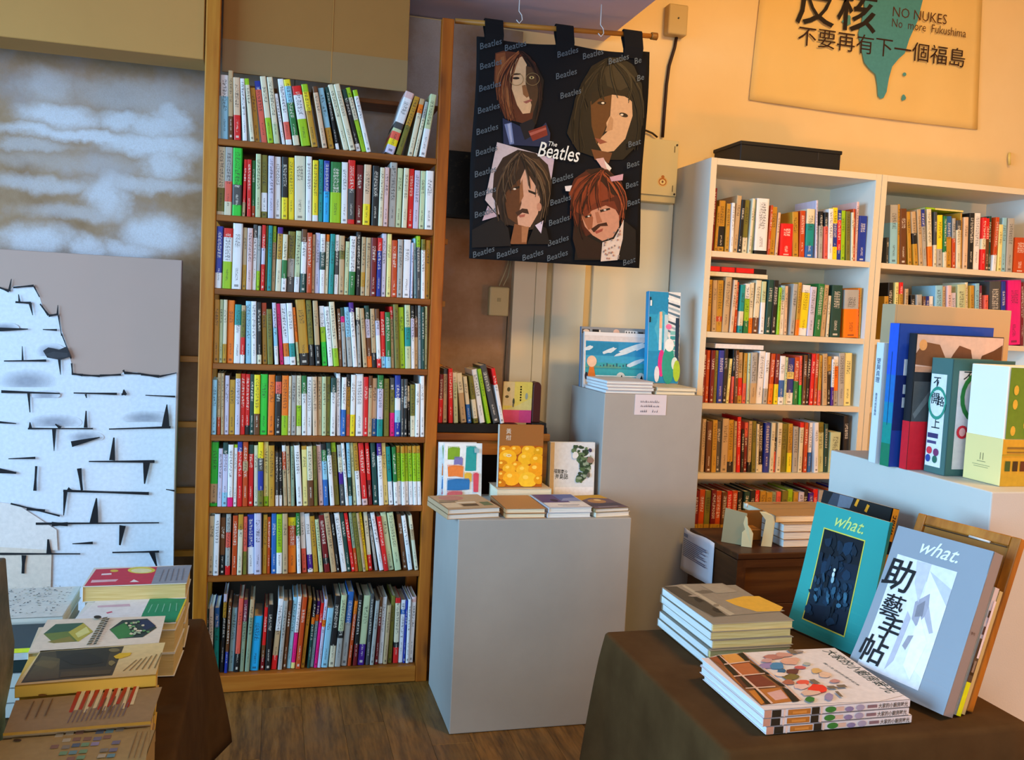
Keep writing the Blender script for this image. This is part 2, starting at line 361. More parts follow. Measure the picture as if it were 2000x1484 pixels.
BK = M('17171a', .5, .15, 8)
a = aty(1447, 275, 3.07); b = aty(1646, 294, 3.07); bx0, bx1, bz1 = a.x, b.x, (a.z+b.z)/2
obj('box_body', MB().box(bx0+.004, 3.074, 1.8615, bx1-.004, 3.285, bz1-.012), BK, e, .002, 1)
obj('lid', MB().box(bx0, 3.07, bz1-.014, bx1, 3.289, bz1), BK, e, .002, 1)
obj('tape_strip', MB().box(bx0+.33, 3.0728, 1.9, bx0+.335, 3.074, bz1-.014), M('2a2a2c', .5, 0), e)

# ------------------------------------------------------------------ plinths
def plinth_mat(hx):
    t = NT('grey_painted_board', .6, .25); co = t.coord(); f = t.noise(co, 2.2, 5, .6); g = t.noise(t.coord(scale=(1, 1, 1)), 320, 2)
    t.base(t.ramp(f, (.3, hx[0]), (.7, hx[1]))); t.bump(g, .0006, .35); return t.m
GREY = plinth_mat(('9b9b99', 'a8a8a5'))
PALE = plinth_mat(('c2c4c2', 'cccdc9'))
def plinth(label, x0, x1, y0, y1, z, m=None):
    e = thing('display_plinth', label, 'plinth', ((x0+x1)/2, y0, 0))
    obj('body', MB().box(x0, y0, 0.001, x1, y1, z), m or GREY, e, .0025, 2); return e
P1 = (.5398, 1.083, 2.5351, 2.905, .6485)
plinth('low pale grey plinth beside the tall pine bookcase', *P1)
P2 = (1.0893, 1.4545, 2.84, 3.19, 1.004); p2e = plinth('taller grey plinth carrying the blue picture books and a price note', *P2)
P3 = (1.32, 1.80, 1.385, 1.894, .962); plinth('pale plinth behind the magazines, holding tall standing books', *P3, PALE)

# ------------------------------------------------------------------ shelved books
PAL = dict(W='e6e9ee', I='dcd6ba', B='bfa47c', b='d9bb9c', E='a9aaa6', H='484a4c', K='1c1d1f', R='d81e1e', Z='74161a', S='e2604f', p='dcbcbc', M='e4177c', O='ee7a14', J='c04818',
           D='bd8f2c', Y='ecd81e', i='e6da8c', L='98c61a', g='28c63a', G='24763a', F='c0cda2', f='8a9e84', V='76722a', A='1c4640', T='12908f', C='8fc8e2', c='1ea8e8', N='22379a', n='2866b4',
           P='461d86', Q='c9c7e2', U='683f20', m='7a3450')
NAMES = dict(W='white', I='cream', B='tan', b='beige', E='grey', H='charcoal', K='black', R='red', Z='maroon', S='coral', p='pink', M='magenta', O='orange', J='rust', D='mustard', Y='yellow',
             i='buff', L='lime', g='bright-green', G='green', F='pale-green', f='sage', V='olive', A='dark-green', T='teal', C='pale-blue', c='cyan', N='navy', n='blue', P='purple', Q='lilac', U='brown', m='plum')
def spine_mat():
    t = NT('printed_spine', .42, .35); a = t.n('ShaderNodeAttribute', attribute_name='Col'); uv = t.n('ShaderNodeUVMap', uv_map='metres'); uw = t.n('ShaderNodeUVMap', uv_map='unit')
    sm = t.n('ShaderNodeSeparateXYZ'); t.l(uv.outputs[0], sm.inputs[0]); su = t.n('ShaderNodeSeparateXYZ'); t.l(uw.outputs[0], su.inputs[0])
    cmb = t.n('ShaderNodeCombineXYZ'); t.l(t.math('MULTIPLY', sm.outputs[0], 330), cmb.inputs[0]); t.l(t.math('MULTIPLY', sm.outputs[1], 300), cmb.inputs[1]); t.l(t.math('MULTIPLY', a.outputs['Alpha'], 90), cmb.inputs[2])
    nz = t.noise(cmb.outputs[0], 1, 1, .5)
    cell = t.math('LESS_THAN', t.math('FRACT', t.math('MULTIPLY', sm.outputs[1], 105)), .80)
    lo = t.math('MULTIPLY_ADD', a.outputs['Alpha'], .25, .40); hi = t.math('MULTIPLY_ADD', a.outputs['Alpha'], -.12, .95); v = su.outputs[1]; u = t.math('ABSOLUTE', t.math('SUBTRACT', su.outputs[0], .5))
    m1 = t.math('MULTIPLY', t.math('MULTIPLY', t.math('GREATER_THAN', v, lo), t.math('LESS_THAN', v, hi)), t.math('LESS_THAN', u, .27))
    m1 = t.math('MULTIPLY', t.math('MULTIPLY', m1, cell), t.math('GREATER_THAN', nz, .49))
    cell2 = t.math('LESS_THAN', t.math('FRACT', t.math('MULTIPLY', sm.outputs[1], 210)), .7)
    m2 = t.math('MULTIPLY', t.math('MULTIPLY', t.math('GREATER_THAN', v, .13), t.math('LESS_THAN', v, .32)), t.math('LESS_THAN', u, .13))
    m2 = t.math('MULTIPLY', t.math('MULTIPLY', m2, cell2), t.math('GREATER_THAN', nz, .47))
    m3 = t.math('MULTIPLY', t.math('MULTIPLY', t.math('GREATER_THAN', v, .035), t.math('LESS_THAN', v, .07)), t.math('LESS_THAN', u, .22))
    m = t.math('MAXIMUM', t.math('MAXIMUM', m1, m2), t.math('MULTIPLY', m3, t.math('GREATER_THAN', a.outputs['Alpha'], .45)))
    bw = t.n('ShaderNodeRGBToBW'); t.l(a.outputs['Color'], bw.inputs[0])
    ink = t.mix(t.math('GREATER_THAN', bw.outputs[0], .16), 'e8e4d8', '24242c')
    nz2 = t.noise(t.coord(scale=(1, 1, .2)), 60, 3); hs = t.n('ShaderNodeHueSaturation'); t.l(a.outputs['Color'], hs.inputs['Color']); t.l(t.math('MULTIPLY_ADD', nz2, .24, .88), hs.inputs['Value'])
    t.base(t.mix(t.math('MULTIPLY', m, .66), hs.outputs[0], ink)); return t.m
SPINE = spine_mat(); PAGES = PAGE
def parse(b):
    out = []; i = 0
    while i < len(b):
        c = b[i]; i += 1; n = ''
        while i < len(b) and (b[i].isdigit() or b[i] == '.'): n += b[i]; i += 1
        out.append((c, float(n) if n else 1.0))
    s = sum(f for _, f in out); return [(c, f/s) for c, f in out]
def spine_book(w, h, d, bands):
    bm = bmesh.new(); cl = bm.loops.layers.float_color.new('Col'); um = bm.loops.layers.uv.new('metres'); uu = bm.loops.layers.uv.new('unit')
    al = random.random(); prof = [(0, .0022), (w*.14, .0004), (w*.5, 0), (w*.86, .0004), (w, .0022)]; z1 = h
    def quad(vs, c, mi=0, uvs=None, sm=False):
        f = bm.faces.new([bm.verts.new(p) for p in vs]); f.material_index = mi; f.smooth = sm
        for k, lp in enumerate(f.loops):
            lp[cl] = (c[0], c[1], c[2], al)
            if uvs: lp[um].uv = uvs[k]; lp[uu].uv = (uvs[k][0]/w, uvs[k][1]/h)
            else: lp[um].uv = (-9, -9); lp[uu].uv = (-9, -9)
    ct = min(.0012, w*.2)
    for c, f in bands:
        z0 = z1-h*f; c4 = lin(PAL[c])
        for (xa, ya), (xb, yb) in zip(prof, prof[1:]):
            quad([(xa, ya, z0), (xb, yb, z0), (xb, yb, z1), (xa, ya, z1)], c4, 0, [(xa, z0), (xb, z0), (xb, z1), (xa, z1)])
        quad([(0, d, z0), (0, .0022, z0), (0, .0022, z1), (0, d, z1)], c4); quad([(w, .0022, z0), (w, d, z0), (w, d, z1), (w, .0022, z1)], c4)
        quad([(ct, .003, z0), (ct, d, z0), (ct, d, z1), (ct, .003, z1)], c4); quad([(w-ct, d, z0), (w-ct, .003, z0), (w-ct, .003, z1), (w-ct, d, z1)], c4)
        z1 = z0
    ctop = lin(PAL[bands[0][0]]); cbot = lin(PAL[bands[-1][0]])
    for z, c4 in ((h, ctop), (0, cbot)):                    # cover edges and the spine's end
        quad([(0, .0022, z), (w*.5, 0, z), (w, .0022, z), (w, .0034, z), (0, .0034, z)], c4)
        quad([(0, .0034, z), (ct, .0034, z), (ct, d, z), (0, d, z)], c4); quad([(w-ct, .0034, z), (w, .0034, z), (w, d, z), (w-ct, d, z)], c4)
    quad([(0, d, 0), (ct, d, 0), (ct, d, h), (0, d, h)], ctop); quad([(w-ct, d, 0), (w, d, 0), (w, d, h), (w-ct, d, h)], ctop)
    a, b, p, q, z0, z1 = ct, w-ct, .003, d-.002, .002, h-.0022; c4 = (1, 1, 1, 1)
    quad([(a, p, z1), (b, p, z1), (b, q, z1), (a, q, z1)], c4, 1); quad([(a, q, z0), (b, q, z0), (b, p, z0), (a, p, z0)], c4, 1); quad([(b, q, z0), (a, q, z0), (a, q, z1), (b, q, z1)], c4, 1)
    me = bpy.data.meshes.new('book'); bm.to_mesh(me); bm.free(); me.materials.append(SPINE); me.materials.append(PAGES); return me
ORD = ['top', 'second', 'third', 'fourth', 'fifth', 'sixth', 'seventh', 'bottom']
USED = set()
def look(bands, n=3):
    cs = []
    for c, f in bands:
        if f >= .07 and NAMES[c] not in cs: cs.append(NAMES[c])
    cs = cs[:n]
    return cs[0] if len(cs) == 1 else (', '.join(cs[:-1])+' and '+cs[-1])
def dom(bands): return NAMES[max(bands, key=lambda t: t[1])[0]]
def nth(n): return ['first', 'second', 'third', 'fourth', 'fifth', 'sixth', 'seventh', 'eighth', 'ninth', 'tenth', 'eleventh', 'twelfth'][n-1] if n <= 12 else '%d%s' % (n, {1: 'st', 2: 'nd', 3: 'rd'}.get(n % 10 if n not in (11, 12, 13) else 0, 'th'))
def book_label(L, i, where, post0, post1):
    bs = [parse(r[4]) for r in L]; me = look(bs[i]); tallest = sorted(L, key=lambda r: -r[2]); cands = []
    def nb(k, n): return dom(bs[k]) if n == 1 else look(bs[k], n)
    size = 'thick ' if L[i][1] >= .021 else ('slim ' if L[i][1] < .009 else '')
    if i == 0: cands += ['%s%s book against the %s, %s' % (size, me, post0, where)]
    elif i == len(L)-1: cands += ['%s%s book against the %s, %s' % (size, me, post1, where)]
    else:
        for pre in ('', size):
            for n in (1, 2): cands.append('%s%s book between %s and %s ones, %s' % (pre, me, nb(i-1, n), nb(i+1, n), where))
        for n in (1, 2): cands.append('%s book after %s and %s ones, %s' % (me, nb(i-2, n) if i > 1 else 'no', nb(i-1, n), where))
    cands.append('%s book, %s from the %s, %s' % (me, nth(i+1), post0, where))
    cands.append('%s book, %s from %s, %s' % (look(bs[i], 2), nth(i+1), post0, where))
    for c in cands:
        if c not in USED and len(c.replace(',', '').split()) <= 16: USED.add(c); return c
    raise RuntimeError(cands)
def shelf_books(data, y, z, where, post0, post1, group, dmax=.15, vis=1, clear=.24):
    L = []; L0 = {'p': -.1779, 'w': 1.5498}.get(group.split('the ')[1][0], -9)
    for r in data.split(';'):
        a = r.split(','); L.append([int(a[0])/1e4, int(a[1])/1e4, min(int(a[2])/1e3, clear-.004), math.radians(int(a[3])/10), a[4]])
    for i, (x, w, h, ln, b) in enumerate(L):
        if i == 0 and ln < 0 and x+math.sin(ln)*h < L0: w -= h*math.sin(-ln); ln = 0.0
        me = spine_book(w, h, random.uniform(.125, dmax), parse(b))
        o = bpy.data.objects.new('book', me); COL.objects.link(o); yy = y+random.uniform(-.004, .008)
        if ln > 0: o.location = (x+w/math.cos(ln)-w*math.cos(ln), yy, z+.0006+w*math.sin(ln))
        else: o.location = (x, yy, z+.0006)
        o.rotation_euler = (0, ln, 0)
        if w*h*(1/y**2)*vis < AREA:
            me.transform(Matrix.Translation(o.location) @ Matrix.Rotation(ln, 4, 'Y')); REST.from_mesh(me); bpy.data.objects.remove(o); continue
        NB[0] += 1; tag(o, book_label(L, i, where, post0, post1), 'book', group)
BOOKS = {}; NB = [0]; AREA = 3.080e-04; REST = bmesh.new()      # the largest 300 or so are books of their own, the slimmest ones of the rows are joined
BOOKS['w1'] = '-1708,217,193,-13,W.33C.67;-1481,134,209,-14,B.66U.34;-1314,193,188,-22,b.6R.4;-1056,129,187,-40,W;-837,128,189,-66,L.1I.9;-701,138,165,-62,D;-498,168,188,-82,N.14S.86;-311,169,202,-83,I.62L.38;-123,168,202,-79,I.7F.3;117,95,155,-102,W;238,178,201,-90,W.65S.27W.08;462,188,201,-101,Y.1C.25G.5I.15;705,274,184,-109,R.15W.4L.45;1019,188,193,-113,L.12Y.3D.58;1352,145,190,-114,U.1b.9;1546,172,189,-120,C.65D.35;1783,99,195,-121,A.25K.65W.1;2021,154,206,-158,I;2199,179,210,-159,I;2414,137,195,-157,A.2K.68W.12;2593,133,203,-166,L.15I.35L.5;2738,139,196,-150,L.1W.9;3299,281,215,166,p.1W.4H.1F.05S.12Y.1Q.13;3665,169,197,157,D.5V.5;4051,154,189,101,B.1O.15I.75;4236,108,181,103,E.3I.7;4422,203,204,81,F.55W.45'
BOOKS['w2'] = '-1775,218,213,0,I.6V.35I.05;-1553,210,214,0,E.5S.3I.2;-1318,270,216,-5,g.54H.3g.16;-1031,95,175,8,R.75B.25;-879,119,175,-9,R;-743,96,174,-9,G.8J.2;-623,153,194,-10,F;-453,178,193,-12,V.6W.3V.1;-247,179,192,-11,Q;-51,190,192,-13,W;166,181,193,-11,K.65Y.35;374,174,193,-17,Y;566,321,200,-17,I;908,176,200,-14,W;1109,170,190,-13,Y.9W.1;1285,141,194,-10,T;1451,177,192,-10,N.5c.5;1653,331,190,-8,G.5L.5;2003,197,192,-12,W;2207,216,201,-9,R.45H.48R.07;2459,217,189,-9,Z;2687,217,191,-2,b.65Y.35;2966,213,190,-5,K;3185,140,186,1,I;3339,146,188,-2,p;3515,221,206,-1,E;3747,166,190,2,F;3946,160,191,3,I;4136,167,191,-4,R;4318,179,188,-1,Q;4516,161,188,-1,F;4703,245,189,-7,W'
BOOKS['w3'] = '-1775,193,190,6,N.75W.25;-1565,269,186,4,R.15W.4L.45;-1286,286,206,3,W;-977,121,192,0,B.6D.4;-839,160,191,-1,p;-673,123,204,1,H.2W.8;-537,96,200,1,E.7L.3;-408,109,212,0,R.35Q.25R.4;-285,68,205,-2,V;-211,121,210,-1,T;-84,104,205,0,L.25B.75;39,163,200,7,P.1D.4I.5;219,147,179,4,I.45G.32W.23;382,214,190,3,V.45E.3H.25;612,163,193,5,F.75W.25;804,165,199,-1,U.2W.5A.3;999,147,189,-8,J;1152,83,185,-6,B;1251,144,191,-6,Q;1408,151,188,-8,W.3A.3W.4;1565,101,188,0,O.12I.88;1687,145,190,2,T;1855,129,189,-4,W.27H.4W.33;2007,163,187,-9,B.25V.15B.6;2176,129,170,1,F;2318,195,188,-1,W.6G.4;2556,137,204,-12,K;2703,130,188,-5,B.6D.25B.15;2847,151,187,-5,B;3012,172,187,-7,Z;3201,145,188,-5,R.22N.78;3363,139,206,-7,Q;3530,139,209,-8,i;3693,174,184,-13,J;3878,167,188,-9,E;4070,228,189,-7,W;4326,65,180,-10,Q;4449,71,195,-26,C;4527,124,209,-23,L.18H.82;4668,124,193,-18,V.18W.82;4810,157,192,-13,D'
BOOKS['w4'] = '-1764,152,196,-4,D;-1606,102,197,-4,F;-1494,111,197,-2,I.7D.3;-1367,198,196,-2,O;-1159,187,184,1,T.35W.65;-960,121,182,-1,B.1V.45R.3W.15;-799,155,196,-12,C;-628,156,196,-15,W;-443,124,194,-17,K.85I.15;-287,146,193,-25,J.2D.8;-124,157,174,-29,V;88,116,195,-40,Q.4C.3W.3;252,106,193,-52,M;384,175,194,-55,W.65O.22W.13;566,173,196,-51,W.65T.22W.13;781,77,184,-62,O.6F.4;864,292,209,-55,D.82K.18;1164,166,209,-50,V.68K.32;1365,151,208,-46,B.68K.32;1566,155,192,-48,W.35L.25g.4;1763,151,191,-59,W;1932,163,207,-61,I.72L.28;2102,97,186,-40,U;2221,114,190,-45,A.15M.1E.75;2374,153,192,-55,C.5E.5;2545,141,208,-57,P.15W.85;2693,113,192,-39,I.2H.1E.7;2872,131,191,-56,B;3010,148,200,-50,A.22Q.3U.3O.18;3165,139,191,-42,B.75K.25;3321,133,191,-42,U.2Q.25W.4R.15;3460,151,183,-34,R.8C.2;3617,154,182,-32,G.8C.2;3792,101,201,-37,R.2B.8;3908,158,210,-39,V;4073,170,200,-38,L;4249,177,213,-29,F.35T.3F.35;4444,118,207,-28,K.2Q.3W.5;4568,100,208,-23,K.2U.3B.5;4692,94,212,-28,E;4792,90,205,-27,A;4888,77,207,-19,F'
BOOKS['w5'] = '-1775,154,172,-3,C;-1611,102,193,-4,B.72J.28;-1487,87,193,-9,B;-1394,134,186,-4,Q;-1254,171,173,-4,D;-1067,149,193,-5,D.08Q.92;-911,135,193,-5,R;-770,135,192,-5,R.85K.15;-622,119,192,-7,A;-496,177,191,-8,Y.65U.35;-313,222,193,-6,g;-66,198,192,-6,O;157,176,190,-7,K.1S.2K.7;349,199,191,-7,O.67L.33;554,87,190,-7,I;660,144,192,-11,E;822,145,192,-14,I.5L.35I.15;1000,140,192,-18,G.3W.7;1146,156,189,-13,W;1341,143,190,-23,b;1490,134,190,-15,B;1630,126,191,-15,F;1762,125,191,-14,V;1893,159,188,-9,A.25W.75;2101,126,207,-22,W;2233,142,191,-8,W.55n.45;2399,117,200,-13,K.2D.45S.35;2522,149,200,-7,W.65Y.35;2705,235,205,-15,W;2946,149,194,-12,R;3101,114,198,-9,U.2B.8;3226,160,190,-11,b.7n.3;3394,187,201,-11,G.22Q.5T.28;3621,170,190,-18,V;3825,158,193,-19,H.2V.4M.4;3989,181,202,-17,N.37W.2C.2N.23;4187,87,191,-20,H;4280,106,191,-17,H.3E.2K.5;4435,62,168,-32,I.3K.7;4504,149,173,-23,V.6I.4;4659,138,177,-17,W;4832,134,205,-23,W'
BOOKS['w6'] = '-1775,217,204,4,g.65B.3g.05;-1542,128,185,1,Q;-1402,150,204,-1,A.18Q.6C.22;-1236,157,198,-3,W.85M.15;-1067,102,198,-2,L.05W.95;-941,142,211,-8,N.15R.85;-784,158,212,-8,J.3B.15J.55;-616,152,197,-6,A.15R.85;-426,121,195,-15,I;-299,158,212,-13,Y.25H.2N.3V.25;-130,147,212,-14,i.85L.15;30,176,196,-16,D;228,103,173,-16,H.8W.2;351,97,171,-20,K.8W.2;492,113,196,-32,W.1J.3B.6;631,101,195,-36,B;738,97,195,-24,f;907,178,197,-44,W;1102,156,195,-32,D.06i.94;1266,173,195,-32,I.57U.43;1456,109,196,-30,V;1610,149,199,-42,p;1770,143,203,-42,K.1G.18C.3n.42;1969,138,207,-55,A.2W.8;2118,149,209,-55,L.15V.85;2301,132,200,-52,E.2I.25P.2H.35;2468,93,209,-61,W;2568,109,209,-43,C.55A.3C.15;2719,94,207,-52,F;2837,140,208,-57,D.45W.55;3015,168,208,-60,R.9p.1;3208,128,208,-53,R.6Z.4;3377,152,210,-49,A;3565,146,208,-45,P.2W.8;3728,137,210,-48,i;3889,136,195,-52,T.6W.4;4061,120,195,-47,G.6W.4;4188,117,198,-39,D.12L.48W.4;4312,118,198,-35,D.12L.48W.4;4440,97,198,-33,D.12L.48W.4;4561,125,198,-38,D.12L.48W.4;4700,121,199,-35,D.12L.48W.4;4839,126,199,-38,D.12L.48W.4'
BOOKS['w7'] = '-1775,152,191,4,I;-1617,162,198,3,W;-1424,147,185,-2,U.65K.35;-1257,147,197,-1,E.3S.25E.3R.15;-1055,148,192,0,J;-892,151,196,1,D.25I.75;-712,112,188,-6,S.6V.4;-567,197,194,-15,N.55W.45;-359,218,206,-15,Q;-114,134,193,-4,D;37,87,185,-7,J;172,151,197,-12,n;331,173,195,-13,L.65W.35;523,160,197,-17,B;703,238,182,-17,Y.15J.35O.5;985,115,201,-29,G.38W.62;1147,139,203,-40,W.6S.4;1329,162,195,-51,W.7P.25W.05;1512,142,186,-55,D;1696,119,176,-65,F;1861,166,191,-77,Z.75K.1Z.15;2075,171,200,-89,B;2260,82,195,-85,K;2405,172,198,-91,W;2591,116,204,-89,A;2737,108,208,-94,R;2853,95,203,-82,f.6J.4;2966,133,201,-85,V;3113,83,199,-87,B;3205,81,205,-87,Y;3293,128,206,-71,I.73R.27;3512,86,194,-95,H.3E.7;3660,137,202,-111,W;3808,138,186,-100,R;3957,175,203,-100,F;4170,202,201,-101,F;4448,136,191,-87,U;4619,136,187,-95,W;4835,111,188,-89,I.25B.2I.55'
BOOKS['w8'] = '-1775,66,210,-3,A;-1706,129,213,-2,W;-1533,144,213,-4,n.3T.7;-1347,105,257,15,Q.1D.2K.7;-1207,93,234,20,U.7N.3;-1090,164,211,21,C;-903,141,243,22,S.75K.25;-738,129,237,19,m.3f.7;-573,137,239,28,B.25f.75;-420,266,181,30,c;-87,109,209,23,R.6U.2Z.2;68,155,219,12,K;247,167,236,45,W.45B.35R.2;463,132,230,34,E;619,102,230,34,U;740,133,239,38,C;885,121,241,38,W.5M.42i.08;1031,146,241,38,J;1201,110,235,45,D;1404,93,228,35,K.25O.1A.65;1504,100,223,42,P.2O.1C.7;1626,94,218,43,R.3M.7;1738,100,231,42,Q.3O.1Q.6;1861,201,201,42,C;2096,181,241,34,K.7I.3;2299,181,243,34,F.5K.1E.4;2503,192,252,37,n.42E.58;2725,101,221,43,O.2J.8;2900,126,241,26,K.7Z.3;3049,218,238,34,F.7P.3;3324,110,244,22,H;3462,123,220,33,E;3623,99,231,25,U.3Z.7;3750,144,229,19,W;3912,126,202,21,B;4075,126,232,13,V;4250,163,225,2,R.08I.6K.08R.24;4425,145,217,8,W.15n.08W.77;4582,64,216,7,N;4673,98,221,2,W;4777,142,227,10,p.08W.92'
BOOKS['b1'] = '15505,197,233,1,Z;15710,105,165,11,D;15882,248,188,-10,D.5K.4D.1;16180,164,179,-10,D;16354,119,182,-10,W;16479,189,211,13,B;16678,143,197,16,K;16889,191,198,-2,V.7I.3;17115,110,205,11,I;17257,79,199,3,f;17378,508,208,-7,W.93K.07;17917,89,186,6,J;18029,230,182,1,D;18275,109,162,10,b;18439,509,122,-13,R;19023,248,169,-45,D;19309,219,176,-29,J;19544,341,185,-14,I.3T.45n.25;20000,95,220,-36,Q;20148,178,180,-30,K.3E.7;20360,148,177,-39,K.3S.7;20519,202,192,-32,W;20731,203,198,-33,Y.3N.45Y.25;20944,180,191,-32,N.2R.6N.2;21132,181,190,-33,L;21346,178,189,-41,V;21551,98,186,-38,I;21664,97,201,-40,J;21767,108,229,-20,p;21886,351,177,-15,N'
BOOKS['b2'] = '15505,109,193,-10,D;15621,168,192,-10,D;15820,168,191,-18,B;15994,239,192,-11,D.7J.1D.2;16243,250,207,7,B;16543,151,196,17,b;16770,110,190,-4,J;16896,182,180,6,T.55I.3T.15;17148,203,185,-11,W.3L.45G.25;17367,162,191,-9,I.7O.3;17540,227,201,12,I.7U.3;17836,184,198,-6,F.4W.6;18041,224,209,5,A;18298,207,210,-2,K;18531,119,179,-3,L;18686,176,187,-13,C.3W.7;18894,130,186,-21,b;19102,198,196,8,E;19337,147,202,-1,D.7O.3;19495,340,194,16,W.15Y.7W.15;19863,254,189,9,Q;20154,266,202,13,G;20446,187,199,14,B;20713,118,159,0,I;20873,457,201,-10,A;21465,634,186,-25,E.4O.6;22103,61,195,-25,O;22172,60,197,-27,D'
BOOKS['b3'] = '15505,64,197,-7,K;15575,159,198,-7,Z;15745,136,196,-7,J;15888,159,197,-7,Z;16059,126,197,-7,V;16202,218,198,-8,N;16431,161,204,-9,K;16604,118,168,18,i;16806,82,203,-9,K.5S.5;16922,141,200,-17,U;17096,186,193,-25,B.5R.35D.15;17299,139,191,-7,D.6S.4;17474,105,192,-16,F;17591,264,195,-17,E.6B.4;17884,262,201,7,W;18178,190,197,-1,W.7E.3;18385,171,193,9,J.6O.4;18622,167,193,-9,Z.6Y.4;18801,227,186,-8,W.5n.35W.15;19040,107,182,-7,F;19159,321,179,-7,N.3i.15N.3W.25;19502,202,183,-12,J.5G.5;19761,109,189,-28,S.6g.4;19882,145,193,-10,U;20033,145,198,-3,K;20185,154,199,-3,R;20368,131,200,-10,J;20527,125,195,-16,D.7S.3;20741,202,201,-40,B;20950,160,191,-29,D.3K.7;21116,113,181,-23,W.6P.4;21264,204,192,-32,W.2O.5E.3;21475,273,206,-31,E;21754,299,207,-23,i'
BOOKS['b4'] = '15758,141,201,-7,B;15929,207,194,-14,U;16159,189,199,-16,D;16360,173,194,-15,H;16562,256,205,-9,B;16852,228,200,-17,D.8K.2;17102,105,196,-21,B;17230,152,212,-26,R;17406,129,164,-22,K;17552,138,191,-16,S.3Z.7;17699,141,197,-17,B.8K.2;17876,165,197,-26,V;18053,107,187,-25,I;18172,195,192,-26,K.85I.15;18379,226,192,-17,N;18617,168,193,-8,I;18797,110,134,-6,K.4S.6;18928,192,193,-12,I;19126,264,188,-8,V;19427,194,189,-18,D.6Y.4;19669,219,178,-26,E;19912,176,195,-10,R.1I.9;20125,153,195,-19,J;20339,147,195,-11,W.6n.4;20584,185,196,-38,W;20799,259,196,-38,V.2F.8;21077,155,191,-29,A;21263,448,159,-3,F;21917,251,225,-33,K'
BOOKS['c1'] = '23177,107,102,-30,H;23324,342,229,-40,E.3C.7;23692,99,234,-44,D;23815,289,218,-46,U;24211,167,209,-73,D;24435,198,211,-87,B.4K.2D.4;24660,173,221,-80,B;24860,173,222,-80,N.3E.7;25111,210,226,-67,I.65O.35;25363,141,217,-42,H.6I.4;25540,252,206,-48,Y.65E.35;25819,141,204,-49,G.7I.3;25997,244,205,-49,n.4D.6;26277,153,199,-49,E.4J.6;26457,204,192,-49,H.2I.8;26678,72,223,-48,D;26770,217,207,-37,b;27008,248,225,-34,K;27282,286,227,-32,W;27594,198,211,-30,R.4I.2R.4;27829,168,210,-38,R.4U.6;28012,132,220,-39,A;28154,177,217,-7,J.7W.3;28407,190,189,-28,i;28618,212,218,-33,C;28856,319,218,-26,E;29202,589,143,-18,J'
BOOKS['c2'] = '23273,187,170,-35,D;23495,222,225,-27,K;23767,163,227,-28,i;23965,164,228,-34,R.2D.8;24214,150,204,-32,B;24589,189,181,-46,K;24815,250,184,-46,E;25092,126,179,-46,U;25269,161,180,-47,N;25471,177,181,-47,W;25700,346,225,-42,C;26083,128,223,-49,B;26262,195,228,-50,p;26494,216,200,-49,Q;26778,387,235,-51,F;27219,129,246,-58,I;27375,197,234,-58,D;27610,203,244,-46,C;27872,146,237,-58,m;28056,184,199,-51,S;28293,555,257,-47,H;28930,224,260,-54,N;29197,643,266,-49,M;29896,151,261,-56,Z'
BOOKS['d1'] = '5571,139,166,-6,Z.5R.5;5747,140,186,-17,H.1B.9;5931,139,187,-28,R;6116,145,174,-41,I.2F.8;6384,185,173,-80,I.4B.6;6612,132,162,-85,I.6n.4;6820,149,166,-91,V.5I.4V.1;7049,181,189,-115,W;7301,124,193,-133,L;7532,211,208,-161,H;7785,133,196,-126,R.3W.7'
def clip_row(k, x1, hm): BOOKS[k] = ';'.join(','.join([a[0], a[1], str(min(int(a[2]), hm)) if int(a[0]) < x1 else a[2], a[3], a[4]]) for a in (r.split(',') for r in BOOKS[k].split(';')))
clip_row('b2', 18600, 205); clip_row('b3', 18800, 212)
for i in range(8):
    nm = ORD[i] if i < 7 else 'bottom'
    shelf_books(BOOKS['w%d' % (i+1)], 2.94 if i < 7 else 2.953, WS[i], '%s shelf of pine bookcase' % nm, 'canvas-side upright', 'plinth-side upright', 'paperbacks on the pine bookcase, %s shelf' % nm, .16, 1, (1.9595-WS[0]) if i == 0 else WS[i-1]-.019-WS[i])
for i in range(4):
    nm = ['top', 'second', 'third', 'fourth'][i]
    shelf_books(BOOKS['b%d' % (i+1)], BY0+.022, BZ[i], '%s shelf under black box' % nm, 'plinth-side panel', 'far panel', 'books in the white bookcase under the black box, %s shelf' % nm, .17, [1, 1, .95, .8][i], .235)
cols = 'Z J V Z J U R J K A K R D D f S V L D Q K P R E J J Z N'.split(); x = 1.556; dat = []
for c in cols:
    w = random.uniform(.019, .025); dat.append('%d,%d,%d,0,%s' % (x*1e4, w*1e4, random.randint(185, 200), (c+'.66D.34') if len(dat) < 9 else c)); x += w+.0012
shelf_books(';'.join(dat), BY0+.022, BZ[4], 'fifth shelf under black box', 'plinth-side panel', 'far panel', 'books in the white bookcase under the black box, fifth shelf', .17, .4)
for i in range(2):
    nm = ['top', 'second'][i]
    shelf_books(BOOKS['c%d' % (i+1)], BY0+.022, BZ[i], '%s shelf of corner bookcase' % nm, 'near panel', 'far panel', 'books in the corner bookcase, %s shelf' % nm, .17, [1, .4][i], .27)
me = bpy.data.meshes.new('slim_books'); REST.to_mesh(me); REST.free(); me.materials.append(SPINE); me.materials.append(PAGES)
o = bpy.data.objects.new('slim_books', me); COL.objects.link(o); o['kind'] = 'stuff'; tag(o, 'remaining slim paperbacks filling the gaps in the bookcase rows', 'books')
print('BOOKS KEPT', NB)

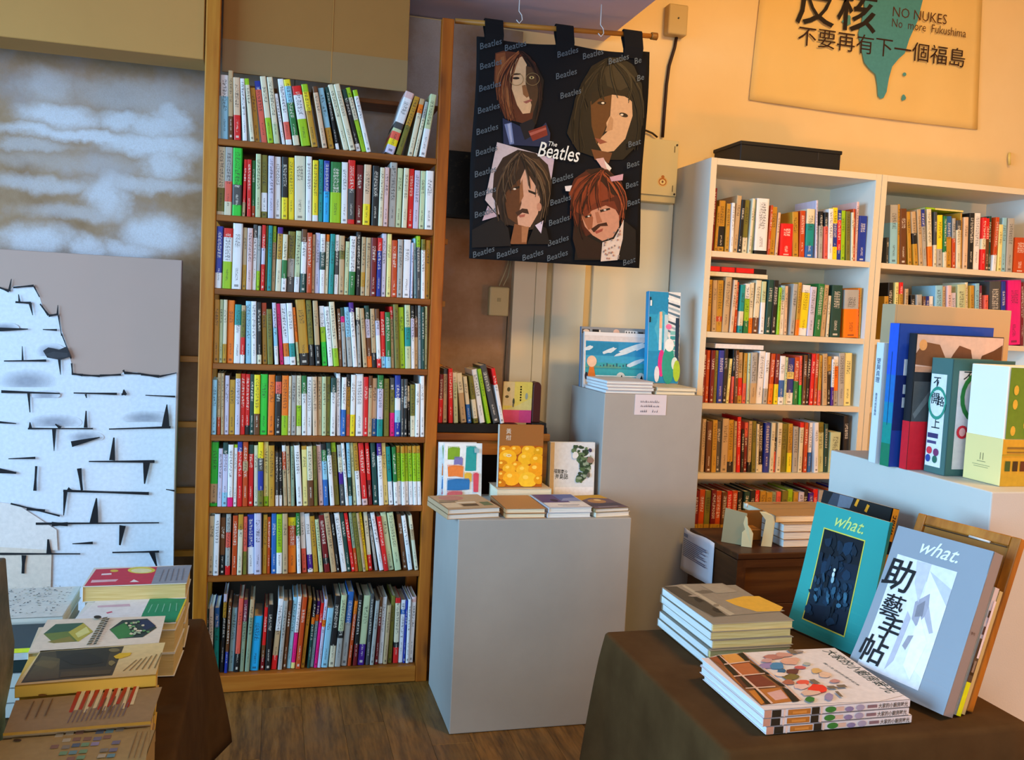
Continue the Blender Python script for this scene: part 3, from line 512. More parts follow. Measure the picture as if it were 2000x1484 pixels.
def lying(label, qa, qb, y, depth, bands, z, h, group=None):
    a, b = aty(*qa, y), aty(*qb, y); z0 = z; x0, x1 = max(a.x, 1.5515), b.x; e = thing('book', label, 'book', (x0, y, z0), group); o = Vector((x0, y, z0)); w = x1-x0
    obj('cover', MB().fr(o, X, Y, Z, w, depth, .0012).fr(o+Z*(h-.0012), X, Y, Z, w, depth, .0012).fr(o, X, Y, Z, w, .0015, h), M(PAL[bands[0][0]], .45, .06), e)
    obj('page_block', MB().fr(o+Vector((.002, .0015, .0012)), X, Y, Z, w-.004, depth-.004, h-.0024), PAGE, e)
    pol = []; u = 0
    for c, f in bands: pol.append((PAL[c], R4(u*w+.0005, .0006, f*w-.001, h-.0012))); u += f
    patches('spine_print', e, pol, o, X, Z); return e
def row_top(key, zs, xa, xb):
    return max(zs+.0006+min(int(r.split(',')[2])/1e3, .231)*math.cos(math.radians(int(r.split(',')[3])/10))+.025*abs(math.sin(math.radians(int(r.split(',')[3])/10))) for r in BOOKS[key].split(';') if xa-.03 < int(r.split(',')[0])/1e4 < xb+.04)+.001
xe = aty(1499, 540, BY0+.024).x; zt = row_top('b2', BZ[1], 1.5, xe)
lying('cream book lying across the row tops, second shelf under black box', (1376, 527), (1499, 545), BY0+.024, .14, [('I', 1)], zt, .017)
lying('red and black book lying on the cream one, second shelf under black box', (1379, 513), (1497, 532), BY0+.026, .13, [('R', .2), ('Z', .03), ('R', .22), ('Z', .03), ('R', .3), ('K', .22)], zt+.0175, .019)
xe = aty(1491, 680, BY0+.024).x; zt = row_top('b3', BZ[2], 1.58, xe)
lying('white book lying across the row tops, third shelf under black box', (1398, 664), (1491, 683), BY0+.024, .14, [('W', 1)], zt, .018)
xa, xe = aty(1808, 400, BY0+.05).x, aty(1882, 408, BY0+.05).x; zt = row_top('c1', BZ[0], xa, xe)
lying('thin lime book lying across the row tops, top shelf of corner bookcase', (1808, 400), (1882, 408), BY0+.05, .14, [('L', .25), ('i', .75)], zt, .008)

# ------------------------------------------------------------------ brick-wall canvas leaning at the painted wall
CV = (0, 3.13, 0); cc = (0, 460, 2.248); CN = (0, -1, 0)
e = thing('canvas', 'large canvas with a broken white brick wall painted on mauve ground', 'painting', (-.6, 3.13, 0))
tl, tr, br = aty(-330, 455, 3.13), aty(356, 508, 3.13), aty(338, 1150, 3.13)
obj('stretched_canvas', MB().prism([(tl.x, 3.13, .03), (br.x-.004, 3.13, .03), (tr.x, 3.13, tr.z), (tl.x, 3.13, tr.z+.003)], (0, .03, 0)), M('bb9f94', .8, .05, 3, .0, name='mauve_canvas'), e, .003, 2)
def quadc(pts): return pts
wall_white = [(-600, 170), (-60, 220), (0, 230), (40, 242), (60, 222), (150, 220), (172, 262), (190, 320), (215, 352), (258, 345), (272, 420), (296, 490), (314, 560), (318, 606), (360, 608), (440, 618), (530, 610), (542, 600), (600, 600), (680, 618), (776, 600), (770, 800), (764, 1100), (758, 1900), (-600, 1900)]
pol = [('dfe3ef', wall_white)]
def stroke(x0, y0, x1, y1, w0, w1, c='15171e'):
    w0 *= 1.3; w1 *= 1.3; dx, dy = x1-x0, y1-y0; l = math.hypot(dx, dy) or 1; nx, ny = -dy/l, dx/l; xm, ym = (x0+x1)/2, (y0+y1)/2; wm = max(w0, w1)*.62
    pol.append((c, [(x0-nx*w0/2, y0-ny*w0/2), (xm-nx*wm/2, ym-ny*wm/2), (x1-nx*w1/2, y1-ny*w1/2), (x1+nx*w1/2, y1+ny*w1/2), (xm+nx*wm/2, ym+ny*wm/2), (x0+nx*w0/2, y0+ny*w0/2)]))
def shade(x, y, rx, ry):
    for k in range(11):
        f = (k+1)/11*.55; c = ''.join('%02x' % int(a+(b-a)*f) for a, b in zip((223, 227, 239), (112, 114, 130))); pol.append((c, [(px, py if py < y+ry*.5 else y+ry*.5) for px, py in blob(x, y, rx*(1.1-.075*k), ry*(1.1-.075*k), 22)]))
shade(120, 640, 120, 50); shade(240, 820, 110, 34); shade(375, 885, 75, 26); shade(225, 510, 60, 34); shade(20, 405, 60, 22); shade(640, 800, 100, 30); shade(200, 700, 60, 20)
pol.append(('e3cfc0', [(-600, 1180), (60, 1290), (230, 1330), (215, 1900), (-600, 1900)])); pol.append(('e8dcd8', [(-600, 1090), (80, 1180), (250, 1290), (255, 1380), (-600, 1330)]))
for a in ((0, 228, 42, 244, 6, 10), (42, 244, 52, 190, 9, 2), (60, 228, 150, 220, 6, 8), (150, 222, 175, 270, 5, 3), (178, 300, 215, 350, 5, 8), (215, 352, 258, 345, 9, 7), (254, 345, 256, 305, 7, 2), (258, 350, 272, 440, 5, 3),
          (272, 430, 314, 540, 4, 5), (316, 560, 320, 610, 6, 6), (318, 606, 365, 612, 8, 9), (365, 612, 440, 616, 7, 8), (440, 614, 533, 610, 8, 7), (542, 590, 552, 606, 8, 8), (548, 602, 620, 606, 10, 6), (620, 608, 700, 618, 8, 10), (700, 618, 776, 602, 7, 3),
          (70, 292, 138, 296, 7, 9), (84, 258, 88, 292, 3, 8), (134, 296, 146, 350, 10, 2), (-5, 412, 125, 410, 14, 3), (190, 412, 252, 414, 3, 7), (100, 485, 102, 548, 2, 7), (20, 550, 205, 548, 4, 8), (262, 540, 268, 610, 10, 2),
          (8, 684, 265, 692, 10, 4), (128, 690, 134, 775, 10, 3), (325, 690, 515, 694, 4, 8), (545, 675, 548, 698, 4, 18), (535, 696, 555, 696, 8, 8), (640, 700, 770, 706, 3, 6), (378, 695, 382, 712, 8, 3), (380, 768, 378, 842, 4, 13),
          (125, 846, 410, 846, 6, 5), (134, 818, 136, 846, 3, 13), (245, 826, 268, 844, 4, 12), (480, 848, 750, 840, 4, 8), (734, 740, 728, 838, 3, 26), (0, 818, 74, 824, 8, 3), (240, 848, 240, 944, 14, 2), (316, 914, 440, 884, 20, 3), (40, 978, 158, 974, 3, 8),
          (502, 885, 494, 985, 5, 20), (392, 990, 680, 990, 4, 10), (645, 990, 636, 1088, 24, 4), (0, 1030, 74, 1040, 18, 6), (162, 1010, 156, 1118, 8, 12), (350, 1020, 362, 1116, 16, 8), (280, 1118, 655, 1130, 8, 10), (300, 1108, 320, 1120, 12, 8), (290, 1120, 282, 1226, 14, 3),
          (50, 1174, 265, 1228, 6, 6), (120, 1196, 200, 1206, 12, 10), (426, 1150, 414, 1262, 4, 30), (160, 1262, 700, 1258, 8, 4), (230, 1264, 300, 1264, 16, 14), (540, 1270, 528, 1356, 22, 6), (320, 1350, 410, 1346, 3, 9), (214, 1330, 218, 1392, 6, 18), (0, 1394, 355, 1394, 8, 4), (108, 1400, 104, 1480, 16, 10), (495, 1388, 700, 1384, 5, 7), (668, 1384, 690, 1450, 20, 4), (730, 1112, 768, 1118, 3, 6)): stroke(*a)
pol.append(('2c2e36', [(192, 505), (215, 490), (262, 500), (296, 486), (314, 530), (268, 545), (210, 535)])); pol.append(('3c3e46', [(200, 520), (240, 508), (300, 515), (300, 532), (230, 538)]))
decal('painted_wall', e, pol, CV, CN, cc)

# ------------------------------------------------------------------ hanging tapestry
TY = 2.945; tc = (900, 20, 2.91)
c4 = [aty(*q, TY) for q in ((931, 71), (1269.4, 101), (1247, 523.5), (914, 504.5))]
def wave(x, z): return .004*math.sin(x*9+.5)+.0015*math.sin(z*6)
def warp(P): return Vector((P.x, P.y-wave(P.x, P.z)-.0, P.z))
CLOTH = M('0c0d12', .95, .3, 14, name='black_cotton')
rd = thing('hanging_rod', 'thin pine rod carrying the printed black wall hanging', 'rod', (.75, 2.945, 2.19))
ra, rb = aty(889, 41, 2.962), aty(1278, 71, 2.962)
obj('pole', MB().tube([ra, (ra+rb)/2, rb], .0085, 10), wood('rod_pine', '7a4a14', 'a8702a', 'c08a3c', 'x', False), rd)
obj('end_knob', MB().tube([rb+Vector((-.012, 0, 0)), rb+Vector((-.006, 0, 0)), rb+Vector((.004, 0, 0)), rb+Vector((.01, 0, 0))], .0125, 10), wood('knob_pine', '5a3410', '8a5a20', 'a8702a', 'x', False), rd)
for px, py in ((1013, 34), (1172, 60)):
    p = aty(px, py+6, 2.962)
    obj('hook', MB().tube([(p.x, 2.962, 2.3175), (p.x, 2.962, p.z+.03), (p.x+.008, 2.955, p.z+.016), (p.x+.01, 2.9525, p.z), (p.x, 2.9525, p.z-.012), (p.x-.01, 2.953, p.z-.002)], .0016, 6), M('d8d8d8', .25, 0), rd)
e = thing('tapestry', 'black cloth banner printed with four portraits, hanging from the rod', 'tapestry', (.92, TY, 1.44))
bm = MB(); NX, NZ = 40, 44; G = []
for j in range(NZ+1):
    t = j/NZ; row = []
    for i in range(NX+1):
        s = i/NX; a = c4[0].lerp(c4[1], s); b = c4[3].lerp(c4[2], s); P = a.lerp(b, t)
        sag = .010*abs(math.sin((s*2.05-.08)*math.pi))*(1-t)**6 if .05 < s < .95 else 0
        ed = .004*math.sin(t*8)*(1 if s in (0, 1) else 0)
        P = Vector((P.x+ed, P.y, P.z-sag)); row.append(bm.bm.verts.new(warp(P)))
    G.append(row)
for j in range(NZ):
    for i in range(NX): bm.bm.faces.new((G[j][i], G[j][i+1], G[j+1][i+1], G[j+1][i])).smooth = True
o = obj('cloth', bm, CLOTH, e); md = o.modifiers.new('thick', 'SOLIDIFY'); md.thickness = .0025; md.offset = 1 if o.data.polygons[0].normal.y > 0 else -1
for q in ((135, 240, 152), (540, 640, 196), (925, 1030, 226)):
    a = at(tc[0]+q[0]/tc[2], tc[1]+q[2]/tc[2], (0, TY, 0), CN); b = at(tc[0]+q[1]/tc[2], tc[1]+(q[2]+8)/tc[2], (0, TY, 0), CN)
    zr = ra.z+(rb.z-ra.z)*((a.x+b.x)/2-ra.x)/(rb.x-ra.x); m = MB(); pr = []
    for y, z in ((TY-.004, a.z-.025), (TY-.012, a.z+.01), (2.9485, zr-.004), (2.9500, zr+.006), (2.956, zr+.0135), (2.968, zr+.0135), (2.976, zr+.004), (2.9755, zr-.012), (TY+.004, a.z+.005), (TY+.002, a.z-.02)): pr.append((y, z))
    for (y0, z0), (y1, z1) in zip(pr, pr[1:]): m.poly([(a.x, y0, z0), (b.x, y0, z0), (b.x, y1, z1), (a.x, y1, z1)])
    m.keep = True; ob = obj('tab_loop', m, CLOTH, e); md = ob.modifiers.new('thick', 'SOLIDIFY'); md.thickness = .0015
p = []
def strands(cx, cy, ends, cols, n=18, wd=5, j=14):
    for k in range(n):
        ex, ey, bx, by = ends[k % len(ends)]; ex += random.uniform(-j, j); ey += random.uniform(-j*2, j*2); bx += random.uniform(-j, j); by += random.uniform(-j, j); sx = cx+random.uniform(-j, j); sy = cy+random.uniform(-j*.5, j*.5)
        P = [((1-t)**2*sx+2*t*(1-t)*bx+t*t*ex, (1-t)**2*sy+2*t*(1-t)*by+t*t*ey) for t in (0, .2, .4, .6, .8, 1)]; c = random.choice(cols)
        L = []; Rr = []
        for i, (x, y) in enumerate(P):
            x2, y2 = P[min(i+1, 5)]; x1, y1 = P[max(i-1, 0)]; l = math.hypot(x2-x1, y2-y1) or 1; nx, ny = -(y2-y1)/l, (x2-x1)/l; w = wd*(.3+.7*math.sin(math.pi*min(.9, .1+i/5)))/2
            L.append((x+nx*w, y+ny*w)); Rr.append((x-nx*w, y-ny*w))
        p.append((c, L+Rr[::-1]))
random.seed(21)
# portrait with round glasses
p += [('5a2c18', [(195, 245), (240, 232), (300, 240), (360, 245), (420, 300), (455, 390), (440, 500), (430, 600), (410, 660), (300, 630), (250, 615), (205, 500), (188, 400)]), ('7c4424', [(200, 250), (250, 240), (262, 330), (262, 430), (300, 560), (270, 610), (225, 520), (195, 400)]), ('8e5630', [(225, 270), (245, 262), (256, 400), (285, 540), (270, 560), (236, 470)]),
      ('1c1512', [(350, 260), (430, 320), (470, 400), (455, 540), (425, 650), (400, 640), (420, 520), (400, 400)]), ('d2aa80', [(278, 330), (300, 285), (345, 265), (372, 310), (366, 420), (384, 490), (400, 540), (392, 585), (350, 590), (318, 540), (282, 430)]),
      ('4e3520', [(368, 320), (420, 330), (448, 400), (436, 500), (410, 580), (390, 588), (402, 540), (384, 490), (366, 420)]), ('8a5a34', [(345, 430), (366, 425), (386, 490), (372, 500), (352, 480)]), ('9a5848', [(352, 522), (398, 506), (404, 516), (370, 532)]), ('241812', blob(312, 388, 20, 7)), ('c8b070', blob(400, 385, 14, 8)), ('2a1c14', blob(400, 385, 6, 6)), ('3a241a', [(285, 362), (335, 360), (338, 368), (286, 372)])]
strands(330, 240, [(270, 610, 200, 380), (235, 560, 175, 400), (300, 620, 240, 420), (215, 500, 190, 340)], ['a0643a', '6a341c', '4a2012', '8a4c2a', '30160e'], 26); strands(340, 240, [(440, 560, 470, 300), (430, 620, 490, 400), (455, 500, 450, 300)], ['2a1812', '3c2018', '120c0a'], 12)
for cx in (314, 404):
    ring = [(cx+40*math.cos(k*math.tau/20), 395+36*math.sin(k*math.tau/20)) for k in range(20)]; rin = [(cx+37*math.cos(k*math.tau/20), 395+33*math.sin(k*math.tau/20)) for k in range(20)]
    for k in range(20): p.append(('8a7048', [ring[k], ring[(k+1) % 20], rin[(k+1) % 20], rin[k]]))
p += [('1c2848', [(235, 615), (330, 660), (400, 720), (480, 640), (505, 700), (500, 780), (240, 765)]), ('6c7ca8', [(245, 650), (285, 640), (300, 760), (275, 765)]), ('9aa4c4', [(262, 650), (278, 645), (290, 750), (280, 755)]), ('10131c', [(330, 650), (400, 620), (420, 650), (395, 720), (360, 740)]), ('7c2c20', [(380, 690), (480, 655), (490, 712), (405, 746)]), ('a4564a', [(385, 700), (480, 668), (482, 680), (392, 716)])]
# dark haired portrait
p += [('15120f', [(600, 700), (640, 540), (680, 420), (740, 320), (820, 275), (900, 268), (980, 310), (1028, 420), (1040, 600), (1010, 760), (920, 850), (800, 850), (660, 800)]), ('332b1e', [(810, 330), (870, 300), (940, 340), (960, 430), (900, 460), (830, 430)]), ('5e3a1a', [(735, 520), (790, 480), (860, 470), (842, 620), (800, 720), (770, 760), (742, 660)]),
      ('caa078', [(858, 470), (930, 480), (972, 520), (976, 600), (935, 730), (870, 800), (806, 810), (776, 760), (800, 720), (832, 690), (826, 640), (848, 600)]), ('b48860', [(820, 690), (850, 600), (866, 620), (862, 680)]), ('1a120c', [(740, 470), (850, 440), (960, 470), (985, 520), (930, 490), (860, 480), (790, 500), (740, 540)]), ('201410', blob(800, 528, 26, 10)), ('d8c8b0', blob(806, 528, 9, 6)), ('2a1c14', blob(925, 595, 26, 12, rot=.3)), ('d8c8b0', blob(915, 594, 9, 6)), ('8c4c38', [(758, 726), (800, 735), (832, 750), (790, 762)]), ('6a4024', [(740, 790), (860, 810), (840, 870), (760, 850)]), ('c8a4a0', [(765, 845), (810, 838), (850, 920), (800, 895)]), ('e0dcd4', [(812, 850), (856, 898), (838, 925)])]
strands(850, 275, [(640, 760, 600, 420), (690, 800, 620, 480), (720, 560, 640, 360), (1030, 640, 1060, 400), (1000, 780, 1060, 500), (960, 500, 1010, 360), (880, 480, 840, 350), (800, 490, 760, 360)], ['2c261c', '0c0a08', '3c3424', '1c1812'], 40, 7)
# long haired portrait on pale ground
p += [('c2b2b4', [(203, 752), (527, 845), (510, 960), (480, 1100), (400, 1180), (200, 1160), (135, 1080)]), ('b6a4b4', [(440, 820), (527, 845), (512, 950), (490, 930)]), ('2e2018', [(175, 1060), (185, 930), (235, 840), (320, 795), (420, 815), (490, 880), (512, 980), (500, 1090), (462, 1170), (440, 1240), (380, 1250), (225, 1210), (205, 1110)]), ('4a3626', [(330, 830), (440, 850), (490, 930), (490, 1010), (430, 960), (370, 900)]), ('3e2e22', [(230, 900), (300, 840), (330, 900), (260, 980)]),
      ('58341c', [(240, 1050), (330, 960), (338, 1100), (320, 1220), (262, 1180)]), ('c89a80', [(334, 965), (360, 905), (420, 1000), (446, 1075), (432, 1160), (388, 1235), (322, 1230), (316, 1180), (340, 1100)]), ('8c5a38', [(330, 1000), (345, 960), (352, 1060), (330, 1100)]), ('1c1410', [(285, 1012), (330, 1000), (330, 1012), (290, 1024)]), ('e0d0c0', blob(300, 1018, 10, 5)), ('1c1410', [(378, 1022), (425, 1040), (420, 1052), (380, 1036)]), ('3a241a', [(306, 1152), (345, 1128), (374, 1132), (382, 1160), (344, 1152), (320, 1172)]), ('a05c4c', [(322, 1166), (362, 1160), (356, 1176), (330, 1180)]), ('b48068', blob(440, 1120, 14, 24)),
      ('7a4a2a', [(300, 1215), (380, 1235), (368, 1330), (275, 1330)]), ('a06c48', [(340, 1230), (382, 1232), (366, 1320), (340, 1320)]), ('0e0e12', [(60, 1250), (205, 1170), (265, 1240), (280, 1340), (60, 1350)]), ('0e0e12', [(370, 1330), (420, 1210), (480, 1240), (500, 1330)]), ('b8a0ac', [(118, 1198), (150, 1112), (206, 1172)]), ('ccc0d4', [(416, 1224), (464, 1196), (450, 1270)])]
strands(330, 810, [(215, 1180, 160, 960), (240, 1100, 200, 900), (280, 1020, 240, 880), (310, 990, 300, 880), (480, 1140, 540, 930), (460, 1200, 520, 1000), (430, 1040, 450, 880), (380, 1000, 370, 880), (250, 1210, 190, 1050)], ['5a4430', '1c140e', '46362a', '6a543c', '2a1e16'], 46, 6)
# red-brown haired portrait with moustache
p += [('0e0d10', [(660, 1200), (820, 1300), (930, 1200), (990, 1250), (990, 1420), (640, 1420)]), ('4a1c12', [(606, 1040), (640, 960), (720, 905), (830, 905), (910, 975), (940, 1080), (925, 1170), (870, 1200), (700, 1290), (640, 1180)]), ('7a341c', [(612, 1040), (660, 960), (740, 930), (820, 960), (870, 1060), (760, 1100), (690, 1170), (640, 1140)]), ('2c140e', [(700, 910), (800, 895), (900, 960), (935, 1060), (860, 1050), (800, 980)]), ('241410', [(640, 1180), (700, 1280), (800, 1330), (790, 1415), (660, 1410), (630, 1300)]), ('c08a70', [(678, 1165), (712, 1128), (790, 1100), (862, 1110), (896, 1170), (896, 1230), (860, 1290), (800, 1312), (745, 1280), (700, 1230)]), ('94583c', [(684, 1175), (720, 1130), (748, 1180), (742, 1240), (720, 1250)]), ('6a2c1a', [(680, 1150), (760, 1095), (868, 1085), (890, 1140), (820, 1110), (740, 1140), (700, 1180)]),
      ('221410', [(700, 1172), (738, 1160), (736, 1172), (704, 1184)]), ('221410', [(785, 1136), (842, 1124), (846, 1134), (790, 1150)]), ('e0d4c8', blob(722, 1172, 7, 4)), ('e0d4c8', blob(815, 1136, 8, 4)), ('a46a50', [(758, 1150), (776, 1146), (800, 1205), (770, 1212)]), ('3a1c14', [(735, 1244), (776, 1216), (824, 1206), (832, 1226), (790, 1228), (752, 1264)]), ('94483c', [(756, 1258), (804, 1240), (800, 1256), (766, 1272)]), ('d4c4b8', [(800, 1320), (866, 1300), (900, 1240), (922, 1190), (916, 1300), (886, 1420), (790, 1428)])]
strands(800, 915, [(630, 1160, 600, 980), (650, 1240, 590, 1060), (680, 1170, 640, 990), (720, 1130, 690, 980), (780, 1110, 750, 980), (850, 1095, 840, 970), (925, 1160, 960, 1000), (905, 1190, 950, 1080), (690, 1290, 620, 1160)], ['8a3c20', '5a2214', '3a140c', 'a4502c', '1e0c08'], 50, 6)
for k in range(34):
    a, b = random.uniform(806, 908), random.uniform(1240, 1415)
    if b > 1430-(a-800)*1.9 + 60 or True: p.append(('a87868' if k % 2 else '8c7c74', blob(min(a, 900-(b-1240)*.05), max(b, 1330-(a-806)*1.2), 5, 6, 6)))
p += [('d8d4d8', [(583, 1003), (625, 998), (612, 1032), (588, 1030)]), ('c498a8', [(840, 950), (918, 932), (914, 968), (850, 975)])]
ims = decal('portraits', e, p, (0, TY, 0), CN, tc, lift=.0016, step=.00004, warp=warp)
def px2u(x, y, y0=TY):
    P = aty(tc[0]+x/tc[2], tc[1]+y/tc[2], y0); return P.x, P.z
it = []
for (x, y) in ((110, 215), (250, 225), (548, 262), (692, 272), (838, 300), (985, 298), (540, 385), (565, 495), (105, 455), (98, 580), (90, 700), (86, 820), (80, 940), (78, 1055), (950, 770), (942, 890), (936, 1005), (945, 1105), (520, 975), (508, 1100), (500, 1215), (495, 1330), (70, 1395), (205, 1400), (350, 1412), (490, 1415), (920, 1440), (110, 330), (1000, 395), (80, 1170)):
    u, v = px2u(x, y+8); wd = px2u(min(x+120, 1030), y)[0]-u
    it.append(('Beatles' if x < 900 else ('Beat' if x < 985 else 'Be'), u-.004, v-.004, .0275, .3, .004, .36))
for w in it: text(e, [w], '56636e', (0, TY-.0105, 0), X, Z)
u, v = px2u(430, 832); text(e, [('Beatles', u, v, -.148, .25, .006, -.05, 1, .050), ('The', *px2u(492, 772), -.030, .25, .006, -.05)], 'dfe4e2', (0, TY-.0118, 0), X, Z)

# ------------------------------------------------------------------ wall poster
e = thing('poster', 'cream paper poster with a teal island and brushed black characters', 'poster', (2.38, WALL, 2.16))
PY = 3.332; a, b = aty(1463, 195, PY), aty(1909, 253, PY); c, d = aty(1919, 0, PY), aty(1484, 0, PY)
c = b+(c-b)*(1.15); d = a+(d-a)*1.38
bm = MB(); G = []; NX, NZ = 33, 16
for j in range(NZ+1):
    t = j/NZ; row = []
    for i in range(NX+1):
        s = i/NX; P = a.lerp(b, s).lerp(d.lerp(c, s), t)
        fold = min(abs(s-q) for q in (.03, .27, .5, .74, .97)); P.y += .004*max(0, 1-fold*14)-.001; P.y -= .006*(1-t)**10*(1-abs(s-.5)*1.2); P.z -= .006*math.sin(s*3.1)*(1-t)**8
        row.append(bm.bm.verts.new((P.x, min(P.y, 3.3385), P.z)))
    G.append(row)
for j in range(NZ):
    for i in range(NX): bm.bm.faces.new((G[j][i], G[j][i+1], G[j+1][i+1], G[j+1][i])).smooth = True
bm.keep = True; o = obj('sheet', bm, M('dcbc78', .75, .08, 3, name='aged_poster_paper'), e); md = o.modifiers.new('thick', 'SOLIDIFY'); md.thickness = .0006; md.offset = 0
pc = (1480, 0, 3.846); PF = PY-.0095
isl = [(800, -160), (1250, -160), (1240, 0), (1200, 160), (1140, 290), (1105, 400), (1060, 440), (1010, 500), (985, 590), (968, 690), (945, 735), (920, 742), (902, 720), (898, 640), (885, 560), (840, 520), (800, 470), (785, 400), (768, 320), (755, 250), (780, 160), (800, 60)]
decal('island', e, [('458a94', isl), ('4c8c8c', blob(680, 155, 20, 40, 10, .3)), ('4c8c8c', blob(645, 160, 14, 10)), ('4c8c8c', blob(1102, 558, 14, 14)), ('4c8c8c', blob(1095, 735, 16, 22, 9, .3))], (0, PF, 0), CN, pc, lift=0)
INK = '2e150c'
def pu(x, y): P = aty(pc[0]+x/pc[2], pc[1]+y/pc[2], PF); return P.x, P.z
w_ = pu(1565, 400)[0]-pu(300, 400)[0]; ang = math.atan2(pu(1555, 505)[1]-pu(300, 330)[1], w_)
text(e, [('不要再有下一個福島', *pu(300, 322), -w_, 0, .0, ang, 1, .078)], INK, (0, PF, 0), X, Z)
text(e, [('反核', *pu(285, 140), -.375, 0, .012, ang, 1, .175)], '1c1410', (0, PF, 0), X, Z, lift=.001)
text(e, [('NO NUKES', *pu(1012, 122), -(pu(1420, 150)[0]-pu(1012, 122)[0]), 0, -.004, ang*1.1, 1, .040), ('No  more  Fukushima', *pu(1006, 200), -(pu(1565, 250)[0]-pu(1006, 200)[0]), 0, -.004, ang*1.2, 1, .034)], '4a2410', (0, PF, 0), X, Z)

# ------------------------------------------------------------------ wall fittings
PLAS = M('c9b98c', .45, .06, 4, name='aged_cream_plastic')
e = thing('meter_box', 'cream steel electrical box on the wall behind the tapestry', 'box', (1.43, 3.27, 1.72))
q0, q1 = aty(1235, 262, 3.262), aty(1327, 284, 3.262); z0 = aty(1318, 397, 3.262).z; z1 = (q0.z+q1.z)/2+.006
obj('housing', MB().box(q0.x, 3.27, z0, q1.x, WALL, z1), PLAS, e, .003, 2); obj('door', MB().box(q0.x+.004, 3.262, z0+.026, q1.x-.002, 3.27, z1-.002), M('cfc092', .45, .05, 4), e, .002, 2)
for x, z in ((q1.x-.010, z1-.018), (q1.x-.010, z0+.034)): obj('screw', MB().tube([(x, 3.2625, z), (x, 3.259, z)], .004, 8), M('3a3228', .4, 0), e)
for z in (z1-.035, z0+.055): obj('latch', MB().box(q1.x-.020, 3.2605, z-.012, q1.x-.017, 3.262, z+.012), M('6a5c3c', .5, 0), e)
cx, cz = q1.x-.062, z0+.078
patches('sticker', e, [('d8b878', blob(0, 0, .022, .02)), ('b06a2c', blob(0, 0, .017, .015)), ('e2cc8c', blob(0, -.001, .012, .010)), ('7a4a24', blob(0, 0, .004, .005)), ('b06a2c', blob(-.0, .019, .007, .006))], (cx, 3.2618, cz), X, Z)
e = thing('junction_box', 'small tan junction box high on the wall above the power cable', 'box', (1.49, 3.3, 2.38))
j0, j1 = aty(1309, -12, 3.295), aty(1342, 70, 3.295); obj('housing', MB().box(j0.x, 3.295, j1.z, j1.x, WALL, j1.z+.115), M('b7a070', .45, .06, 4), e, .006, 3)
obj('screw', MB().tube([((j0.x+j1.x)/2, 3.2955, j1.z+.062), ((j0.x+j1.x)/2, 3.292, j1.z+.062)], .0035, 8), M('3a3228', .4, 0), e)
pts = [aty(*q, 3.33) for q in ((1322, 68), (1318, 92), (1307, 128), (1302, 165), (1298, 215), (1294, 268))]
o = obj('power_cable', MB().tube(pts, .0065, 8), M('2a1410', .5, .1)); tag(o, 'thick dark cable from the junction box down to the meter box', 'cable')
pts = [aty(*q, 3.325) for q in ((1245, 252), (1262, 255), (1274, 260), (1284, 268))]
o = obj('cable_tail', MB().tube(pts, .004, 8), M('2a1c14', .5, .1)); tag(o, 'short thin cable end entering the meter box top', 'cable')
e = thing('wall_socket', 'cream plastic switch box on the painted plywood below the tapestry', 'socket', (.8, 3.3, 1.25))
s0, s1 = aty(957, 558, 3.296), aty(993, 618, 3.296); obj('housing', MB().box(s0.x, 3.296, s1.z, s1.x, 3.325, s0.z-.002), M('c3b385', .45, .06, 4), e, .006, 3)
obj('rocker', MB().box((s0.x+s1.x)/2-.008, 3.2935, (s0.z+s1.z)/2-.002, (s0.x+s1.x)/2+.006, 3.296, (s0.z+s1.z)/2+.012), M('a89a70', .5, 0), e, .001, 1)
for k, (qa) in enumerate((((975, 558), (985, 535), (992, 515), (1000, 470)), ((983, 558), (992, 540), (997, 515), (1006, 470)))):
    o = obj('wall_wire', MB().tube([aty(*q, 3.318) for q in qa], .0022, 6), M('b5a985', .5, 0)); tag(o, ['thin pale wire rising from the switch box, pine bookcase side', 'thin pale wire rising from the switch box, white trim side'][k], 'wire')
o = obj('wall_wire', MB().tube([aty(*q, 3.318) for q in ((991, 618), (989, 660), (985, 720), (984, 800))], .0018, 6), M('4a4638', .5, 0)); tag(o, 'thin dark wire running down from the switch box along white trim', 'wire')
e = thing('framed_picture', 'dark framed picture half hidden behind the tapestry and pine upright', 'picture', (.66, 3.3, 1.6))
f0, f1 = aty(868, 292, 3.30), aty(975, 432, 3.30); obj('frame', MB().box(f0.x, 3.30, f1.z, f1.x, 3.325, f0.z), M('15130f', .5, .2, 8), e, .002, 1)
obj('print', MB().box(f0.x+.012, 3.2985, f1.z+.012, f1.x-.012, 3.30, f0.z-.012), (lambda t: (t.base(t.ramp(t.noise(t.coord(), 38, 5, .7), (.55, '100e0c'), (.68, '3a3226'), (.8, '8c7c5c'))), t.m)[1])(NT('dark_print', .35, .4)), e)
o = obj('wall_hook', MB().tube([aty(1972, 300, 3.336), aty(1972, 300, 3.326), aty(1971, 308, 3.322), aty(1972, 322, 3.326)], .006, 8), M('d8c06c', .5, .1)); tag(o, 'small yellowed plastic hook on the wall above the corner bookcase', 'hook')

